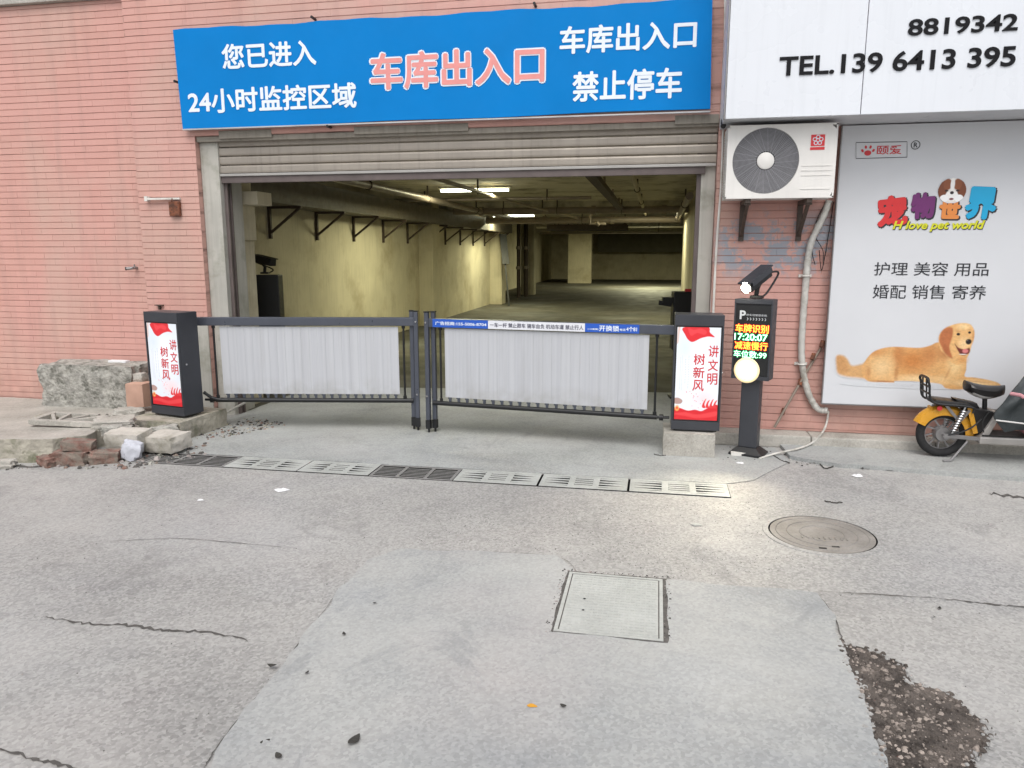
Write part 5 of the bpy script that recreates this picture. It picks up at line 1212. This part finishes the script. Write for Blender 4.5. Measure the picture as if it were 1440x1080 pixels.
# ------------------------------------------------------------------ electric moped
mo = thing('electric_moped', (2.8, 6.13, 0), 'yellow and silver electric moped with a draped front, parked before the billboard', 'moped')
MY = 6.13; Z0 = .03
def wheel(cx, r=.185):
    c = Vector((cx, MY, Z0 + r))
    m = MB(); m.ring(c, r - .032, .032, 48, 12, 'y'); wl_ = m.build('wheel', 'rubber', mo, smooth=True)
    m = MB(); m.ring(c, r - .062, .008, 40, 6, 'y'); m.lathe([(.055, -.045), (.06, -.03), (.06, .03), (.055, .045)], c, 24, 'y'); m.build('rim', 'steel', wl_, smooth=True)
    m = MB()
    for i in range(10):
        t = i * math.pi / 5; m.bar(c + Vector((.05 * math.cos(t), 0, .05 * math.sin(t))), c + Vector(((r - .06) * math.cos(t + .2), 0, (r - .06) * math.sin(t + .2))), .012, .012)
    m.build('spoke', 'steel', wl_)
    return c
rc = wheel(2.21); fcw = wheel(3.42)
def fender(c, r, a0, a1, w_, mat, name, t=.006, drop=.035):
    m = MB(); n = 18; k = len(m.v); sec = [(-w_, -drop), (-w_ * .85, 0), (-w_ * .4, .018), (0, .022), (w_ * .4, .018), (w_ * .85, 0), (w_, -drop)]; ns = len(sec)
    for i in range(n + 1):
        a = a0 + (a1 - a0) * i / n
        for (y, h) in sec: m.v.append((c.x + (r + h) * math.cos(a), c.y + y, c.z + (r + h) * math.sin(a)))
        for (y, h) in sec: m.v.append((c.x + (r + h - t) * math.cos(a), c.y + y * .94, c.z + (r + h - t) * math.sin(a)))
    S_ = 2 * ns
    for i in range(n):
        for j in range(ns - 1):
            m.f.append((i * S_ + j, i * S_ + j + 1, (i + 1) * S_ + j + 1, (i + 1) * S_ + j)); m.f.append((i * S_ + ns + j, (i + 1) * S_ + ns + j, (i + 1) * S_ + ns + j + 1, i * S_ + ns + j + 1)); m.mi += [0, 0]
        for j in (0, ns - 1): m.f.append((i * S_ + j, (i + 1) * S_ + j, (i + 1) * S_ + ns + j, i * S_ + ns + j)); m.mi.append(0)
    return m.build(name, mat, mo, smooth=True)
fender(rc, .207, rad(-8), rad(156), .054, 'yellow', 'rear_fender', drop=.05)
m = MB(); m.prism([(2.26, .50), (2.42, .47), (2.50, .33), (2.50, .22), (2.44, .22), (2.40, .33), (2.33, .42)], MY - .05, MY + .05, 'y'); m.build('side_cover', 'vinylblack', mo, bevel=.008)
m = MB(); m.bar((2.36, MY - .075, .44), (2.42, MY - .075, .24), .012, .035); m.build('yellow_flank', 'yellow', mo, bevel=.004)
for s_ in (-1, 1):
    y = MY + s_ * .085
    m = MB(); a_, b_ = Vector((2.33, y, .45)), Vector((2.24, y, .20)); m.tube([a_, b_], .009, 8)
    for i in range(9): p = a_.lerp(b_, .15 + i * .075); m.ring(p, .021, .005, 14, 5, 'z')
    m.build('shock_absorber', 'chrome', mo, smooth=True)
    m = MB(); m.bar((2.21, y, rc.z), (2.5, y, .2), .018, .03); m.build('swing_arm', 'steel', mo, bevel=.003)
m = MB(); m.box((2.44, MY - .11, .165), (3.16, MY + .11, .225)); m.build('floor_frame', 'silver', mo, bevel=.015)
m = MB(); m.box((2.46, MY - .1, .226), (3.12, MY + .1, .236)); m.build('foot_mat', 'vinylblack', mo)
m = MB(); m.prism([(2.44, .2), (2.5, .2), (2.58, .40), (2.55, .42)], MY - .09, MY + .09, 'y'); m.build('battery_cover', 'silver', mo, bevel=.01)
m = MB(); m.prism([(2.38, .44), (2.54, .41), (2.50, .24), (2.44, .24)], MY - .07, MY + .07, 'y'); m.build('battery_box', 'vinylblack', mo, bevel=.01)
m = MB(); m.box((2.9, MY - .1115, .185), (3.0, MY - .1105, .205)); m.build('side_mark', 'yellow', mo)
m = MB(); m.tube([(2.50, MY, .36), (2.485, MY, .53)], .017, 12); m.build('seat_post', 'black', mo, smooth=True)
# saddle
def saddle(cx, cz, L, W, H, mat, name, up=1):
    m = MB(); nu, nv = 14, 12
    for i in range(nu + 1):
        t = i / nu; ww = W * (1 - .55 * t ** 1.4) * min(1, (.12 + t * 8) ** .5, ((1.02 - t) * 7) ** .5); hz = .03 * (1 - t) ** 2 - .012 * math.sin(t * math.pi)
        for j in range(nv):
            a = 2 * math.pi * j / nv; yy = math.cos(a) * ww / 2; zz = math.sin(a); zz = H * (.45 * zz if zz > 0 else (.55 + .4 * math.sin(math.pi * t)) * zz)
            m.v.append((cx + (t - .5) * L, MY + yy, cz + zz + hz))
    for i in range(nu):
        for j in range(nv): m.f.append((i * nv + j, i * nv + (j + 1) % nv, (i + 1) * nv + (j + 1) % nv, (i + 1) * nv + j)); m.mi.append(0)
    m.f += [tuple(range(nv)), tuple(nu * nv + j for j in range(nv))]; m.mi += [0, 0]
    return m.build(name, mat, mo, smooth=True)
saddle(2.475, .575, .28, .2, .075, 'vinylblack', 'saddle')
saddle(2.47, .55, .24, .165, .05, 'seatwhite', 'saddle_base')
# child seat and its rail
m = MB(); m.prism([(2.10, .47), (2.12, .495), (2.34, .475), (2.375, .45), (2.36, .435), (2.12, .45)], MY - .09, MY + .09, 'y'); m.build('rear_seat', 'vinylblack', mo, bevel=.012, smooth=True)
for s_ in (-1, 1):
    y = MY + s_ * .095
    m = MB(); m.tube(curve_pts([(2.38, y, .40), (2.38, y, .44), (2.3, y, .455), (2.13, y, .465), (2.075, y, .50), (2.06, y, .60), (2.05, y, .63)], 5), .009, 8); m.build('carrier_rail', 'black', mo, smooth=True)
m = MB(); m.tube(curve_pts([(2.05, MY - .095, .63), (2.05, MY - .07, .655), (2.05, MY + .07, .655), (2.05, MY + .095, .63)], 5), .01, 8)
for z in (.54, .59): m.tube([(2.062, MY - .095, z), (2.062, MY + .095, z)], .008, 8)
for yy in (-.04, .04): m.tube([(2.065, MY + yy, .5), (2.052, MY + yy, .65)], .006, 6)
m.build('backrest_rail', 'black', mo, smooth=True)
m = MB(); m.box((2.10, MY - .03, .39), (2.12, MY + .03, .43)); m.build('tail_light', 'yellow', mo, bevel=.006)
m = MB(); m.bar((2.14, MY, .44), (2.12, MY, .40), .02, .02); m.bar((2.2, MY - .06, .45), (2.3, MY - .07, .33), .012, .02); m.bar((2.36, MY - .08, .42), (2.30, MY - .08, .33), .012, .02); m.build('bracket', 'steel', mo)
m = MB(); m.tube([(2.36, MY - .1, .18), (2.235, MY - .16, Z0 + .008)], .008, 8); m.tube([(2.235, MY - .16, Z0 + .008), (2.18, MY - .17, Z0 + .008)], .008, 8); m.build('kickstand', 'steel', mo, smooth=True)
m = MB(); m.tube(curve_pts([(2.44, MY - .1, .36), (2.38, MY - .115, .3), (2.3, MY - .11, .25), (2.22, MY - .1, .225)], 5), .006, 6); m.tube(curve_pts([(2.5, MY - .08, .42), (2.45, MY - .1, .34), (2.46, MY - .115, .26)], 5), .005, 6); m.build('brake_cable', 'black', mo, smooth=True)
m = MB(); m.tube([(rc.x, MY - .105, rc.z), (rc.x, MY + .105, rc.z)], .012, 10); m.tube([(rc.x, MY - .104, rc.z), (rc.x, MY - .094, rc.z)], .022, 6); m.build('axle', 'steel', mo)
m = MB(); m.lathe([(.0001, -.002), (.018, 0), (.02, .006)], (2.155, MY - .075, .425), 16, 'y'); m.build('reflector', 'redprint', mo)
m = MB(); m.box((2.13, MY - .085, .452), (2.355, MY - .078, .462)); m.build('seat_piping', 'silver', mo)
# front
fender(fcw, .21, rad(20), rad(150), .055, 'yellow', 'front_fender')
for s_ in (-1, 1): m = MB(); m.bar((3.42, MY + s_ * .06, fcw.z), (3.3, MY + s_ * .05, .52), .022, .03); m.build('fork_leg', 'chrome', mo, bevel=.004)
m = MB(); m.prism([(3.06, .24), (3.16, .24), (3.24, .5), (3.2, .78), (3.12, .9), (3.06, .86), (3.12, .6)], MY - .12, MY + .12, 'y'); m.build('leg_shield', 'yellow', mo, bevel=.03, smooth=True)
m = MB(); m.tube([(3.3, MY, .5), (3.12, MY, .92)], .02, 10); m.build('steering_stem', 'black', mo, smooth=True)
m = MB(); m.box((3.05, MY - .07, .88), (3.2, MY + .07, .96)); m.build('headlight_cowl', 'silver', mo, bevel=.025, smooth=True)
m = MB(); m.tube(curve_pts([(3.0, MY - .27, .93), (3.09, MY - .12, .93), (3.12, MY, .94), (3.09, MY + .12, .93), (3.0, MY + .27, .93)], 5), .011, 8); m.build('handlebar', 'black', mo, smooth=True)
for s_ in (-1, 1): m = MB(); m.tube([(3.01, MY + s_ * .24, .93), (2.94, MY + s_ * .36, .925)], .018, 10); m.build('grip', 'rubber', mo, smooth=True)
m = MB(); m.bar((2.66, MY - .20, .885), (2.78, MY - .20, .89), .012, .014); m.tube([(2.69, MY - .20, .886), (2.80, MY - .2, .893)], .019, 10); m.bar((2.8, MY - .2, .893), (3.02, MY - .22, .92), .02, .02); m.build('brake_lever', 'black', mo)
# the draped wind apron: a folded cloth with thickness
cl = [];
nu, nv = 26, 22
m = MB()
def apron(u, v):      # u across (0 rear edge .. 1 front), v down
    xr = 2.69 - .05 * v - (.20 * max(0, min(1, (v - .25) / .45)) if v < .75 else .20 - .10 * (v - .75) / .25)
    xf = 3.12 + .02 * v
    x = xr + (xf - xr) * u; z = .90 - .66 * v * (1 - .05 * u) + .03 * math.sin(u * 3)
    if v > .75: z += .06 * (v - .75) / .25 * (1 - u)
    y = MY - .16 - .06 * math.sin(v * 2.6) - .05 * (1 - u) * v + .022 * math.sin(u * 17 + v * 5) + .02 * mnoise.noise(Vector((u * 5, v * 6, 3)))
    return (x, y, z)
for i in range(nu + 1):
    for j in range(nv + 1): m.v.append(apron(i / nu, j / nv))
K = len(m.v); m.v += [(a, b + .012, c) for a, b, c in m.v]
id_ = lambda i, j: i * (nv + 1) + j
for i in range(nu):
    for j in range(nv): m.f.append((id_(i, j), id_(i + 1, j), id_(i + 1, j + 1), id_(i, j + 1))); m.f.append((K + id_(i, j), K + id_(i, j + 1), K + id_(i + 1, j + 1), K + id_(i + 1, j))); m.mi += [0, 0]
for i in range(nu):
    for j in (0, nv): m.f.append((id_(i, j), id_(i + 1, j), K + id_(i + 1, j), K + id_(i, j))); m.mi.append(0)
for j in range(nv):
    for i in (0, nu): m.f.append((id_(i, j), id_(i, j + 1), K + id_(i, j + 1), K + id_(i, j))); m.mi.append(0)
m.build('wind_apron', 'quilt', mo, smooth=True)
m = MB(); m.tube([apron(0, .48), apron(.1, .50), apron(.16, .53)], .014, 8); m.build('apron_strap', 'pink', mo, smooth=True)
m = MB(); m.tube([Vector(apron(.0, .78)) + Vector((0, -.012, 0)), Vector(apron(.35, .9)) + Vector((0, -.012, 0)), Vector(apron(.55, .98)) + Vector((0, -.012, 0))], .006, 6); m.build('apron_piping', 'seatwhite', mo, smooth=True)
o = lump('plastic_bag', (2.83, MY - .03, .285), (.15, .13, .09), 'pink', seed=4, boxy=.4, rough=.15, rz=.3); tag(o, 'small pale pink bag on the moped footboard', 'bag')
